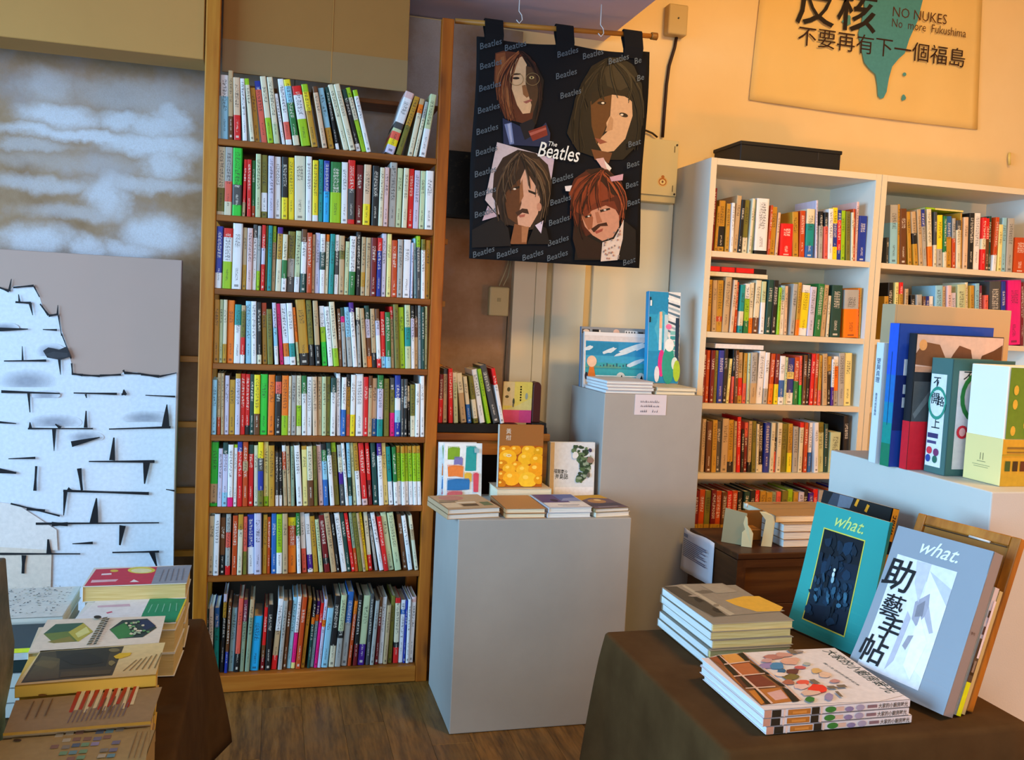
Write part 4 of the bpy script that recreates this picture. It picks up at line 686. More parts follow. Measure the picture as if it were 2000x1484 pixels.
# ------------------------------------------------------------------ low bookshelf behind the plinth
CW = wood('brown_cabinet_wood', '5a2e0c', '8a4e18', 'b4742c', 'x', False)
e = thing('low_cabinet', 'low brown wood cabinet between the pine bookcase and the plinths', 'cabinet', (.74, 3.0, 0))
obj('top_panel', MB().box(.548, 3.0, .815, .955, 3.243, .8405), CW, e, .002, 1)
for x in (.553, .93): obj('side_panel', MB().box(x, 3.012, 0, x+.02, 3.24, .8145), CW, e)
obj('shelf', MB().box(.5735, 3.02, .50, .9295, 3.225, .52), CW, e); obj('back_panel', MB().box(.5735, 3.227, .02, .9295, 3.239, .814), M('2a1a10', .7, .1), e)
obj('rail', MB().box(.5735, 3.012, .765, .9295, 3.028, .8145), CW, e)
e = thing('book_tray', 'black tray under the leaning paperbacks on the low cabinet', 'tray', (.68, 3.008, .841))
m = MB(); m.box(.549, 3.008, .8412, .842, 3.16, .872); obj('tray_body', m, M('0f0f10', .5, .1), e, .002, 1)
shelf_books(BOOKS['d1'], 3.022, .8725, 'low cabinet row', 'pine upright', 'pink book', 'paperbacks on the low cabinet', .13, 99)
e, bk = stand_book('book', 'yellow and pink book standing beside the low cabinet row', (.793, 3.06, .873), X, Z, .105, .145, .012, M('d2c26c', .5, .05))
yp = aty(985, 735, 3.06)
patches('cover_print', e, [('cdbf5c', R4(0, .045, .105, .1)), ('c8c07c', [(0, .045), (.105, .045), (.105, .09), (.05, .06)]), ('c9b98a', R4(0, .06, .04, .085)), ('c84a6c', R4(0, 0, .105, .045)), ('b8407c', R4(.06, 0, .045, .045)), ('4a4a2c', blob(.018, .118, .006, .008)), ('5a5230', blob(.013, .092, .007, .005)), ('3c4434', blob(.038, .075, .004, .012)), ('6a6450', blob(.037, .062, .003, .008)), ('8a9a94', blob(.085, .095, .005, .012))], (.793, 3.06, .873), X, Z)
for k in range(6): patches('title', e, [('3c3a28', R4(.0605, .125-.0095*k, .0055, .006))], (.793, 3.06, .873), X, Z) if k < 1 else patches('title', e, [('3c3a28', R4(.0605, .125-.0095*k, .0055, .006)), ], (.793, 3.06, .873), X, Z)
e = thing('bookend', 'rounded dark red-brown bookend beside the pink and yellow book', 'bookend', (.915, 3.06, .841))
pr = [(.901, .8755), (.9305, .8755)]+[(.9155+.0148*math.cos(a*math.pi/10), 1.0+.02*math.sin(a*math.pi/10)) for a in range(11)]
obj('plate', MB().prism([(x, 3.055, z) for x, z in pr], (0, .05, 0)), M('451c18', .4, .1), e, .002, 1)
obj('foot', MB().box(.8985, 3.04, .8412, .951, 3.12, .8752), M('141416', .5, .1), e, .001, 1)
e = thing('desk_clip', 'small black clip lying at the end of the low cabinet top', 'clip', (.945, 3.02, .841))
obj('jaw', MB().prism([(.925, 3.015, .8412), (.947, 3.015, .8412), (.945, 3.015, .862), (.931, 3.015, .868)], (0, .015, 0)), M('101012', .4, 0), e)

# ------------------------------------------------------------------ low plinth display
PZT = .6487
CREAMC = M('d8d2c0', .5, .05); WC = M('e4e6ea', .45, .04)
mc = (840, 690, 4.364)
e = flat_book('book', 'thick cream book lying flat under the yellow fruit book', (.712, 2.775, PZT), X, Y, .185, .115, .043, M('cfc3a8', .5, .05), 'right')
e, bk = stand_book('book', 'brown book with golden fruit on its cover, standing on the thick cream book', (.7215, 2.80, PZT+.0435), X, Vector((0, .06, 1)), .150, .2045, .022, M('94602c', .5, .05), True, M('cfc8bc', .5, .05))
N0 = Vector((0, -1, .06)); P0 = (0, 2.80, PZT+.0435)
fr = [('b05a08', R4(0, .002, .148, .134))]
for (x, y, r, c) in ((.02, .12, .022, 'd88a0c'), (.055, .122, .02, 'e49a10'), (.1, .12, .024, 'e8b020'), (.135, .118, .018, 'd8a414'), (.03, .098, .03, 'f2b41a'), (.09, .094, .026, 'eeb820'), (.13, .088, .026, 'e6a814'), (.012, .075, .018, 'd88a0c'), (.06, .07, .02, 'ea9c12'), (.035, .06, .022, 'f0b222'), (.085, .055, .026, 'f2b828'), (.128, .058, .028, 'ec9e14'), (.012, .04, .018, 'e08c10'), (.045, .03, .03, 'f4b020'), (.1, .024, .032, 'f0c02c'), (.138, .025, .018, 'e09a12'), (.01, .012, .016, 'c87808')):
    x0, x1 = max(.001, x-r), min(.148, x+r); q = [(min(.148, max(.001, a)), min(.136, max(.002, b))) for a, b in blob(x, y, r, r*.82, 16)]
    fr += [(c, q), ('fbd45a', blob(min(.14, x-r*.25), min(.128, y+r*.28), r*.3, r*.22, 10))]
fr += [('e8dcae', blob(.033, .104, .009, .005)), ('d8b060', blob(.033, .104, .005, .0025))]
patches('cover_picture', e, fr, (.7215, 2.80, PZT+.0435), X, Vector((0, .06, 1)).normalized())
text(e, [('黃', .021, .176, .019), ('柑', .021, .155, .019)], 'd8d0c0', (.7215, 2.80, PZT+.0435), X, Vector((0, .06, 1)).normalized(), 'title')
def abstract(e, o):
    pl = [('e8eef0', R4(.001, .001, .126, .173))]
    for x, y, w, h, c in ((.012, .122, .04, .038, '7ea82a'), (.074, .085, .034, .078, '2a9c9a'), (.034, .105, .028, .022, '7a78b4'), (.012, .066, .052, .034, 'e8823c'), (.068, .05, .024, .026, 'e0b43c'), (.012, .022, .074, .034, '2a74b4'), (.098, .016, .018, .06, 'd84a5c'), (.012, .004, .05, .012, 'd46a70'), (.1, .145, .016, .012, '9ab8c0')):
        pl.append((c, [(x+random.uniform(-.003, .003), y), (x+w*.5, y+random.uniform(-.003, .002)), (x+w, y+random.uniform(-.003, .003)), (x+w+.001, y+h), (x+w*.4, y+h+.003), (x, y+h-.002)]))
        for k in range(int(w*300)): pl.append((c, R4(x+k*.0033, y+h-.001, .0018, .006)))
    patches('cover_picture', e, pl, o, X, Vector((0, .12, 1)).normalized())
for o, lb in (((.5545, 2.862, PZT), 'white book with torn-paper colour shapes, front copy standing on the low plinth'), ((.5405, 2.884, PZT), 'white book with colour shapes, rear copy half hidden behind its twin')):
    e, bk = stand_book('book', lb, o, X, Vector((0, .12, 1)), .128, .176, .012, WC, True, None, 'colour shape books'); abstract(e, o)
e, bk = stand_book('book', 'pale book with an ink-brushed green island, standing beside the fruit book', (.912, 2.845, PZT), X, Vector((0, .08, 1)), .160, .186, .02, M('d4dce2', .5, .04), True, M('a08a5c', .6, .1), None, 'book', None, .0018, False)
uv = Vector((0, .08, 1)).normalized(); il = [('d5e0ea', R4(.002, .002, .156, .182)), ('c2a878', R4(.001, .001, .014, .184)), ('e6ecf4', R4(.02, .004, .135, .03))]
for k in range(70):
    t = random.random(); x = .095+.03*math.sin(t*3)+random.uniform(-.028, .03)*(1-t*.5); y = .17-t*.115; il.append((random.choice(['35513c', '4a6a48', '5f7d5c', '2c4434', '8aa08c']), blob(x, y, random.uniform(.004, .011), random.uniform(.004, .009), 8, .3)))
il += [('dbe4ea', blob(.088, .142, .012, .011, 10, .2)), ('6a6a62', blob(.137, .075, .006, .009, 8, .2)), ('8a7468', blob(.142, .125, .012, .012, 9, .3)), ('3c3a5c', blob(.14, .16, .008, .006, 8, .3))]
patches('cover_picture', e, il, (.912, 2.845, PZT), X, uv)
text(e, [('福爾摩沙', .014, .083, .016, 0, .01, -.1, .75), ('海島誌', .018, .062, .02, 0, .01, 0, .8)], '26302c', (.912, 2.845, PZT), X, uv, 'title')
def pile(label, low, o, ang, w, d, hs, mats, side, group, prints=None, page=None, drift=.004):
    z = o[2]; ux = Vector((math.cos(ang), math.sin(ang), 0)); uy = Vector((-math.sin(ang), math.cos(ang), 0))
    for i, h in enumerate(hs):
        top = i == len(hs)-1; dx = 0 if top else random.uniform(-drift, drift)
        e = flat_book('book' if not group.startswith('#') else group[1:].split('|')[0], label if top else low[i], (o[0]+dx, o[1]+(0 if top else random.uniform(0, drift)), z), ux, uy, w, d, h, mats[min(i, len(mats)-1)], side, group.split('|')[-1].lstrip('#') if len(hs) > 1 else None, page)
        z += h+.0004
        if top and prints: patches('cover_print', e, prints, (o[0], o[1], z-.0004), ux, uy)
    return e
TANC = M('b89a78', .5, .06); GRC = M('6c6a60', .5, .1)
pile('tan and grey book on the low plinth below the torn-paper book', ['matching copy under the tan and grey book at the plinth corner'], (.508, 2.540, PZT), .14, .165, .195, [.0150, .0150], [TANC], 'left', 'flat books at the plinth corner',
     [('bda888', R4(.002, .002, .161, .19)), ('c08a80', blob(.06, .15, .04, .035)), ('d8ccb0', R4(.004, .02, .05, .06)), ('5c4a30', R4(.06, .03, .05, .03)), ('e0d8c4', R4(.055, .07, .06, .02)), ('6c7c5c', R4(.125, .03, .03, .05)), ('4c4c48', R4(.004, .09, .05, .008)), ('6a6258', R4(.01, .11, .06, .006))], PAGEW)
pile('plain brown book on the low plinth below the fruit book', ['second plain brown book lying under its twin'], (.683, 2.546, PZT), 0, .125, .195, [.0145, .0145], [M('b08458', .55, .05)], 'left', 'flat books below the fruit book', None, PAGE, .001)
pile('violet and blue picture-cover book on the low plinth below the island book', ['copy under the violet and blue picture book on the low plinth'], (.818, 2.546, PZT), .02, .140, .195, [.0155, .0155], [M('cdd2dc', .45, .04)], 'left', 'flat violet and blue books',
     [('5c4e84', R4(.003, .07, .09, .12)), ('5a6cae', R4(.07, .09, .066, .1)), ('8492c8', [(.07, .09), (.136, .09), (.136, .14), (.09, .13)]), ('3a2e4a', blob(.05, .1, .012, .02)), ('e2e4ea', R4(.003, .004, .134, .064)), ('8a94a8', R4(.04, .03, .07, .008)), ('9aa0b0', R4(.05, .015, .05, .005))], PAGEW)
pile('gold and violet book, topmost at the far front corner of the low plinth', ['cream book under the gold and violet one on the low plinth'], (.965, 2.542, PZT), .15, .120, .195, [.0150, .0120], [CREAMC, M('8a7a58', .5, .05)], 'left', 'flat books at the far plinth corner',
     [('6a5a6a', R4(.002, .002, .116, .19)), ('c8a02c', [(.002, .19), (.118, .19), (.118, .13), (.06, .15), (.002, .11)]), ('b08858', blob(.06, .1, .03, .03)), ('e0c890', blob(.07, .115, .012, .012)), ('4a4658', R4(.004, .03, .11, .04)), ('8a8494', R4(.02, .012, .07, .012))], PAGEW)

# ------------------------------------------------------------------ tall plinth display
T2 = 1.0045
def sea(e, o, w, h, uv=Z):
    pl = [('d8d4d4', R4(0, 0, w, h)), ('2f93c4', R4(.006, .03, w-.012, h-.05)), ('3ba4cc', R4(.006, .03, w-.012, (h-.05)*.62)), ('1f86b4', R4(.006, h*.62, w*.45, h*.25)), ('36a3b0', R4(.006, .04, w-.012, h*.27)), ('2f8f9c', R4(.006, h*.36, w-.012, .006)), ('5c9c8c', [(.006, h*.40), (w*.1, h*.44), (w*.26, h*.40), (w*.34, h*.46), (w*.52, h*.40), (w*.52, h*.38), (.006, h*.38)]), ('bfb09c', R4(.006, .012, w-.012, .022)), ('e8f0f4', R4(.006, h*.22, w-.012, .003))]
    for x, y, a in ((.36, .72, .03), (.66, .78, .05), (.58, .7, .04), (.72, .5, .045), (.06, .76, .02), (.8, .82, .04)): pl.append(('cfe2ec', blob(w*x, h*y, a, .008, 12, .3, .35)))
    for k in range(9): pl.append(('24506a', R4(w*(.22+.045*k), h*.41, .004, .004+.004*(k % 3))))
    for x in (.51, .79): pl += [('cdd6d4', blob(w*x, h*.2, .018, .02)), ('16181c', [(w*x-.01, h*.1), (w*x+.004, h*.26), (w*x+.014, h*.1)])]
    pl += [('d8762c', [(.014, h*.2), (.046, h*.2), (.038, h*.4), (.022, h*.4)]), ('e6c4a8', blob(.03, h*.5, .019, .021, 16)), ('2a2a3a', blob(.01, h*.22, .006, .014)), ('8ab0c8', R4(.016, h*.03, .008, h*.17)), ('d8c0c8', R4(.034, h*.03, .008, h*.17)), ('4a6a98', R4(.018, h*.03, .004, h*.1))]
    patches('cover_picture', e, pl, o, X, uv)
UVL = Vector((0, .09, 1)).normalized()
o = (1.098, 3.085, T2); e, bk = stand_book('picture_book', 'wide blue sea picture book standing on the taller plinth', o, X, UVL, .283, .203, .012, WC, True, M('dfe6ea', .5, .04)); sea(e, o, .283, .19, UVL)
o = (1.086+.006, 3.106, T2); e, bk = stand_book('picture_book', 'grey-topped picture book directly behind the wide blue sea book', o, X, UVL, .272, .221, .012, M('8f959c', .45, .05), True, M('2c78b4', .5, .05))
patches('cover_picture', e, [('8c9298', R4(.002, .18, .268, .04)), ('4a3a34', R4(.004, .196, .03, .016)), ('e4cab4', blob(.02, .205, .012, .006)), ('1c1c20', R4(.044, .196, .026, .016)), ('e8e2da', R4(.07, .198, .006, .012)), ('d8b4a4', blob(.138, .205, .012, .011)), ('e6e6e6', R4(.172, .198, .05, .014)), ('303438', R4(.226, .197, .02, .012))]+[('2a2c30', R4(.176+.011*k, .201, .004, .008)) for k in range(4)], o, X, UVL)
T2b = T2
low = ['white picture booklet at the bottom of the taller plinth pile', 'white picture booklet second from the bottom on the taller plinth', 'white picture booklet third from the bottom on the taller plinth']
pile('white picture booklet on top of the taller plinth pile, below the sea picture', low, (1.0965, 2.846, T2), 0, .172, .205, [.0105]*4, [M('c9c4c8', .45, .04)], 'back', '#picture_book|white booklets on the taller plinth', None, PAGEW, .005)
pile('cream picture book on the taller plinth under the tall city book', ['lower cream picture book in the pair beneath the tall city book'], (1.282, 2.846, T2), 0, .150, .25, [.0125, .0125], [M('c9bfa4', .45, .05)], 'back', '#picture_book|cream picture books under the city book', None, PAGE, .003)
zz = T2+.0262; o = (1.318, 3.02, zz); UVT = Vector((0, .07, 1)).normalized()
e, bk = stand_book('picture_book', 'tall turquoise picture book of leaning city towers on the taller plinth', o, X, UVT, .124, .335, .03, M('dcc9d0', .45, .04), True, M('1f8fc0', .5, .06))
w, h = .124, .335; pl = [('1d8fc4', R4(.001, .001, w-.002, h-.002)), ('2aa0d0', R4(.001, h*.35, w*.6, h*.4)), ('4ab4d8', blob(.055, .2, .03, .06, 12, .2)), ('dfe8ee', [(w*.62, h), (w, h), (w, h*.3), (w*.9, h*.2), (w*.6, h*.55)])]
for k in range(13): pl.append((['5c7c94', 'f0f4f6', '3c586c', '9ab4c4'][k % 4], [(w*.60, h*(.99-.05*k)), (w*.99, h*(.93-.052*k)+.01), (w*.99, h*(.93-.052*k)), (w*.60, h*(.97-.05*k))]))
for k in range(8): pl.append((['3fa0a8', '7cc4c4'][k % 2], R4(w*.70, h*(.15+.055*k), w*.16, h*.04)))
pl += [('d8e4ea', R4(w*.34, h*.36, w*.09, h*.38)), ('e8b890', R4(w*.34, h*.6, w*.08, h*.18)), ('bcd8e4', R4(w*.5, h*.3, w*.12, h*.45)), ('1e3c54', R4(w*.86, h*.22, w*.12, h*.5)), ('d8388c', blob(w*.44, h*.22, .014, .05, 14)), ('2a9c8c', blob(w*.66, h*.2, .026, .07, 14)), ('eef0f2', blob(w*.68, h*.42, .018, .024, 14)), ('e87cac', blob(w*.64, h*.62, .012, .01, 12)), ('d4e4e0', blob(w*.86, h*.22, .013, .024, 14)), ('a8cc3c', blob(w*.93, h*.14, .014, .04, 12)), ('d8e0ec', blob(w*.3, h*.1, .01, .03)), ('1a2c3c', R4(.002, h*.9, .005, .012)), ('f4f6f8', R4(.004, h*.84, .006, .02)), ('1a2c3c', R4(.002, h*.66, .006, .02))]
patches('cover_picture', e, pl, o, X, UVT)
n0, n1 = aty(1241, 771, 2.839), aty(1300, 811, 2.839)
e = thing('price_note', 'small white handwritten note taped to the front of the taller plinth', 'note', (n0.x, 2.839, n1.z))
obj('paper', MB().box(n0.x, 2.8386, n1.z, n1.x, 2.8396, n0.z+.002), M('d6d2de', .7, .03), e)
random.seed(3); sc = []
for ry, xs in ((.62, 11), (.40, 11), (.14, 4), (.14, -3)):
    for k in range(abs(xs)):
        x = (.18+.055*k) if xs > 0 else (.55+.07*k); W0 = n1.x-n0.x; H0 = n0.z-n1.z
        sc.append(('3a3a54', [(W0*x, H0*ry), (W0*(x+.03), H0*(ry+.01)), (W0*(x+random.uniform(.0, .04)), H0*(ry+random.uniform(.08, .16)))]))
patches('handwriting', e, sc, (n0.x, 2.8386, n1.z), X, Z)

# ------------------------------------------------------------------ dark crate behind the table
DW = wood('dark_stained_wood', '1c0d05', '3a1f0e', '5c3818', 'y', False); DWX = wood('dark_stained_wood_long', '1c0d05', '3c200f', '60401c', 'x', False)
e = thing('wooden_crate', 'dark stained wooden crate with a taped paper, behind the draped table', 'crate', (1.62, 2.46, 0)); CX0, CX1, CY0, CY1, CZ1 = 1.41, 1.93, 2.456, 2.79, .55
obj('top_board', MB().box(CX0, CY0, CZ1-.02, CX1, CY1, CZ1), DWX, e, .003, 2)
for k in range(4): obj('side_board', MB().box(CX0+.001, CY0+.004, .002+.132*k, CX0+.018, CY1-.002, .131+.132*k), DW, e, .002, 1); obj('side_board', MB().box(CX1-.018, CY0+.004, .002+.132*k, CX1-.001, CY1-.002, .131+.132*k), DW, e, .002, 1)
obj('corner_post', MB().box(CX0, CY0, .001, CX0+.03, CY0+.004, CZ1-.0205), DW, e); obj('corner_post', MB().box(CX1-.03, CY0, .001, CX1, CY0+.004, CZ1-.0205), DW, e)
obj('top_rail', MB().box(CX0+.03, CY0, CZ1-.045, CX1-.03, CY0+.004, CZ1-.0205), DWX, e)
for k in range(4): obj('front_board', MB().box(CX0+.0305, CY0+.012, .022+.1205*k, CX1-.0305, CY0+.022, .1415+.1205*k), DWX, e, .002, 1)
obj('back_board', MB().box(CX0+.0185, CY1-.02, .002, CX1-.0185, CY1-.004, CZ1-.021), DWX, e); obj('floor_board', MB().box(CX0+.0185, CY0+.024, .002, CX1-.0185, CY1-.021, .02), DWX, e)
e = thing('paper_notice', 'white printed notice hanging from the crate side', 'notice', (1.408, 2.7, .4)); bm = MB(); G = []
for j in range(9):
    row = []
    for i in range(9):
        y = 2.603+.215*i/8; z = .40+.145*j/8; row.append(bm.bm.verts.new((1.4085-.010*abs(math.sin(i/8*math.pi*1.5))*(1-j/12)-.002, y, z-.006*(8-i)/8*0+.004*math.sin(i*.8))))
    G.append(row)
for j in range(8):
    for i in range(8): bm.bm.faces.new((G[j][i], G[j+1][i], G[j+1][i+1], G[j][i+1])).smooth = True
bm.keep = True; o = obj('sheet', bm, M('d6deee', .7, .03), e); md = o.modifiers.new('thick', 'SOLIDIFY'); md.thickness = .0005
lines = [('7c8cac', R4(.02, .118, .03, .012))]+[('4c5c84', R4(.02, .108-.0062*k, [.165, .17, .14, .165, .12, .15, .165, .09][k % 8], .0026)) for k in range(10)]
patches('printed_lines', e, lines, (1.3935, 2.818, .402), -Y, Z, .0)
e = thing('display_carton', 'opened cream card box with die-cut flaps on the dark crate', 'carton', (1.5, 2.52, .5505)); CR = M('cbbf94', .7, .06); TN = M('9c8a66', .75, .06); zt = .5505
def card(name, pts, th, m): o = obj(name, MB().prism(pts, th), m, e, .0006, 1); return o
card('side_panel', [(1.428, 2.60, zt), (1.480, 2.545, zt), (1.484, 2.545, zt+.105), (1.436, 2.60, zt+.112)], (.003, .002, 0), TN)
card('cut_flap', [(1.466, 2.538, zt), (1.494, 2.520, zt), (1.496, 2.520, zt+.045), (1.488, 2.524, zt+.06), (1.480, 2.528, zt+.07), (1.478, 2.53, zt+.095), (1.472, 2.534, zt+.10), (1.468, 2.537, zt+.075), (1.474, 2.534, zt+.055), (1.466, 2.538, zt+.045)], (.002, .003, 0), CR)
card('front_flap', [(1.535, 2.535, zt), (1.566, 2.522, zt), (1.572, 2.522, zt+.08), (1.566, 2.524, zt+.1), (1.545, 2.535, zt+.112), (1.525, 2.54, zt+.112), (1.545, 2.533, zt+.085)], (.002, .003, 0), CR)
card('back_panel', [(1.44, 2.612, zt), (1.58, 2.612, zt), (1.58, 2.612, zt+.1), (1.44, 2.612, zt+.1)], (0, .003, 0), M('7c5424', .75, .08)); card('inner_shelf', [(1.486, 2.56, zt+.045), (1.545, 2.56, zt+.045), (1.545, 2.61, zt+.048), (1.486, 2.61, zt+.048)], (0, 0, .003), M('9a6c34', .75, .08))
obj('snap_pin', MB().tube([(1.515, 2.605, zt+.112), (1.515, 2.605, zt+.118), (1.515, 2.603, zt+.124)], .004, 8), M('d8dcdc', .2, 0), e)
low = ['white book at the bottom of the three on the dark crate', 'white book in the middle of the three on the dark crate']
pile('white book on top of the three on the dark crate, tan cover', low, (1.598, 2.512, zt), 0, .185, .155, [.025, .025, .025], [M('a8957c', .5, .05)], 'back', 'white books on the dark crate', None, PAGEW, .006)
e = flat_book('book', 'broad tan book lying across the card box and white books', (1.582, 2.535, zt+.0768), X, Y, .27, .21, .022, M('ab8a5c', .55, .06), 'back')
patches('cover_print', e, [('8a6a3c', R4(.03, .17, .2, .004)), ('a84c34', R4(.1, .18, .03, .006)), ('b8a478', R4(.02, .1, .22, .003))], (1.582, 2.535, zt+.0988), X, Y)

# ------------------------------------------------------------------ draped tables
CLB = NT('brown_felt_cloth', .95, .08); _c = CLB.coord(); CLB.base(CLB.ramp(CLB.noise(_c, 7, 4, .6), (.3, '45301a'), (.7, '574026'))); CLB.bump(CLB.noise(_c, 420, 2), .0006, .3); CLB = CLB.m
def table(label, x0, x1, y0, y1, z, hem, clabel, seed, ncol=0):
    e = thing('display_table', label, 'table', ((x0+x1)/2, (y0+y1)/2, 0)); TW = M('5a3c20', .6, .1)
    obj('tabletop', MB().box(x0+.012, y0+.012, z-.03, x1-.012, y1-.012, z-.004), TW, e, .002, 1)
    for x in (x0+.02, x1-.06):
        for y in (y0+.02, y1-.06): obj('leg', MB().box(x, y, 0.001, x+.04, y+.04, z-.0305), TW, e, .002, 1)
    c = thing('tablecloth', clabel, 'tablecloth', ((x0+x1)/2, (y0+y1)/2, z)); bm = MB(); r = .014; ring0 = []
    cs = [(x1-r, y1-r, 0), (x0+r, y1-r, 1), (x0+r, y0+r, 2), (x1-r, y0+r, 3)]; P = []
    for k, (cx, cy, q) in enumerate(cs):
        for i in range(5): a = (q+i/4)*math.pi/2; P.append((cx, cy, math.cos(a), math.sin(a), 1.0))
        nx, ny, nq = cs[(k+1) % 4]; a = (q+1)*math.pi/2
        for i in range(1, 16):
            t = i/16; P.append((cx+(nx-cx)*t, cy+(ny-cy)*t, math.cos(a), math.sin(a), abs(2*t-1)**6))
    rows = []; random.seed(seed); ph = random.random()*6
    prof = [(0, 0), (.3, 0), (.65, .0008), (.9, .004), (1, .010)]+[(1, .010+(z-hem-.010)*(i/12)) for i in range(1, 13)]
    for s, dz in prof:
        t = max(0, (dz-.01)/(z-hem-.01)); row = []
        for i, (cx, cy, ca, sa, cn) in enumerate(P):
            fl = r*s+t**.8*(.014+.055*cn)+.010*t*math.sin(i*.9+ph)*(1-cn*.6)+.004*t*math.sin(i*2.3+ph*2); row.append(bm.bm.verts.new((cx+ca*fl, cy+sa*fl, z-dz-(.012*t*math.sin(i*.55+ph)))))
        rows.append(row)
    n = len(P)
    for A, B in zip(rows, rows[1:]):
        for i in range(n): bm.bm.faces.new((A[i], A[(i+1) % n], B[(i+1) % n], B[i])).smooth = True
    bm.bm.faces.new(rows[0]); o = obj('cloth', bm, CLB, c); md = o.modifiers.new('thick', 'SOLIDIFY'); md.thickness = .0018; md.offset = -1 
    return e
TR = .62
table('wood table hidden under the brown cloth with the magazines', .665, 1.228, 1.160, 1.672, TR, .08, 'dark brown cloth draped over the magazine table', 4)
TL = .50
table('wood table hidden under the brown cloth by the canvas', -.95, -.135, .85, 2.20, TL, .20, 'dark brown cloth over the table near the brick canvas', 9)

# magazines leaning on the plinth
def lean_book(name, label, BR, az, lean, w, h, t, cover, spine_m, cat, bow=0, page=None, z=TR):
    a = math.radians(az); l = math.radians(lean); dr = Vector((-math.sin(a), math.cos(a), 0)); n0 = Vector((math.cos(a), math.sin(a), 0))
    up = Z*math.cos(l)+n0*math.sin(l); bk = n0*math.cos(l)-Z*math.sin(l); o = Vector((BR[0], BR[1], z+.001+t*math.sin(l)))
    e = thing(name, label, cat, o); NV = 14
    def sheet(off, th, x0, x1, m, nm):
        bm = MB(); ra = []
        for j in range(NV+1):
            v = j/NV; b = -bow*(1-v)**3
            ra.append([o+dr*x+up*(h*v)+bk*(off+dd+b*(x-0)/w) for x, dd in ((x0, 0), (x1, 0), (x1, th), (x0, th))])
        vs = [[bm.bm.verts.new(p) for p in r] for r in ra]
        for A, B in zip(vs, vs[1:]):
            for k in range(4): bm.bm.faces.new((A[k], A[(k+1) % 4], B[(k+1) % 4], B[k])).smooth = False
        bm.bm.faces.new(vs[0][::-1]); bm.bm.faces.new(vs[-1]); return obj(nm, bm, m, e)
    sheet(0, .0012, 0, w, cover, 'cover'); sheet(t-.0012, .0012, 0, w, cover, 'back_cover'); sheet(.0012, t-.0024, .0015, w-.003, page or PAGE, 'page_block')
    obj('spine', MB().fr(o+dr*0, dr, up, bk, .0014, h, t), spine_m, e)
    UX = -dr; O2 = o+dr*w                        # the cover seen from the front: x from the fore edge to the spine
    def pm(P):                                    # follow the bow
        u = (P-o).dot(dr); v = (P-o).dot(up)/h; return P-bk*bow*(max(0, 1-v))**3*u/w
    return e, O2, UX, up, pm
def bend(ob, pm, e):
    off = Vector(e.location)
    me = ob.data; bm = bmesh.new(); bm.from_mesh(me)
    for _ in range(5):
        es = [x for x in bm.edges if x.calc_length() > .02]
        if not es: break
        bmesh.ops.subdivide_edges(bm, edges=es, cuts=1); bmesh.ops.triangulate(bm, faces=bm.faces[:])
    for v in bm.verts: v.co = pm(v.co+off)-off
    bm.to_mesh(me); bm.free()
GM = (1.0817, 1.1965); GREYM = M('8f99a6', .5, .05, 12, name='grey_magazine_cover')
e, O, UX, UP, pm = lean_book('magazine', 'grey magazine with brushed black characters leaning at the table corner', GM, 12.5, 20, .192, .283, .026, GREYM, M('8c8a92', .5, .05), 'magazine', .018)
w, h = .192, .283; random.seed(5)
im = [('dfe3ee', [(.018, .020), (.140, .020), (.140, .232), (.018, .232)])]
im += [('c4c8d6', [(.06, .232), (.14, .2), (.14, .17), (.09, .2)]), ('eef0f6', [(.09, .22), (.14, .17), (.14, .04), (.1, .06), (.095, .15)]), ('a4a2b2', [(.082, .16), (.104, .182), (.112, .15), (.098, .12), (.086, .13)]), ('84828e', [(.088, .155), (.1, .168), (.104, .14), (.09, .135)]), ('c8c8d8', [(.06, .23), (.09, .232), (.088, .16), (.07, .19)]), ('b4b2c0', [(.11, .16), (.132, .12), (.126, .116), (.108, .14)]), ('9c9aa8', [(.09, .1), (.1, .104), (.094, .075), (.086, .08)]), ('b8b8c8', [(.074, .14), (.084, .13), (.08, .05), (.07, .03)]), ('f2f4f8', [(.1, .14), (.128, .1), (.12, .03), (.1, .05)])]
pr = patches('cover_picture', e, im, O, UX, UP); bend(pr, pm, e)
tx = text(e, [('助', .004, .172, -.062, .1, .012), ('藝', .020, .122, -.046, .15, .008), ('手', .030, .082, -.044, .2, .014), ('帖', .012, .034, -.052, .1, .012)], '17171c', O, UX, UP, 'title', .0016); bend(tx, pm, e)
tx = text(e, [('what.', .060, .246, -.075, .45, .006)], 'e8eef4', O, UX, UP, 'lettering'); bend(tx, pm, e)
sp = text(e, [('季刊', .004, .14, -.011)], '4a2a2c', O+UX*w, Vector((0, 0, 0))+UX.cross(UP)*-1, UP, 'spine_lettering', .001)
TM = uz_t = (1.1145, 1.452); TEAL = M('2f9c98', .45, .05, 10, name='teal_magazine_cover')
e, O, UX, UP, pm = lean_book('magazine', 'teal magazine with a dark night picture, leaning behind the flat booklets', TM, 10, 10, .195, .270, .008, TEAL, M('2a8c88', .5, .05), 'magazine', .014)
im = [('d8cc50', [(.034, .026), (.146, .026), (.146, .222), (.034, .222)]), ('0c1c30', [(.0365, .0285), (.1435, .0285), (.1435, .2195), (.0365, .2195)]), ('0a1420', [(.0365, .16), (.1435, .17), (.1435, .2195), (.0365, .2195)]), ('10283c', [(.0365, .06), (.1435, .08), (.1435, .14), (.0365, .12)])]
for k in range(60): im.append((random.choice(['10283e', '0c1e30', '12304a', '0a1622', '0e2234']), blob(random.uniform(.045, .135), random.uniform(.04, .2), random.uniform(.004, .012), random.uniform(.004, .02), 7, .3)))
for k in range(26): im.append((random.choice(['1e4058', '2c5670', '3c6a84', '16344c']), blob(random.uniform(.045, .138), random.uniform(.078, .125), random.uniform(.003, .007), random.uniform(.004, .011), 7, .3, .4)))
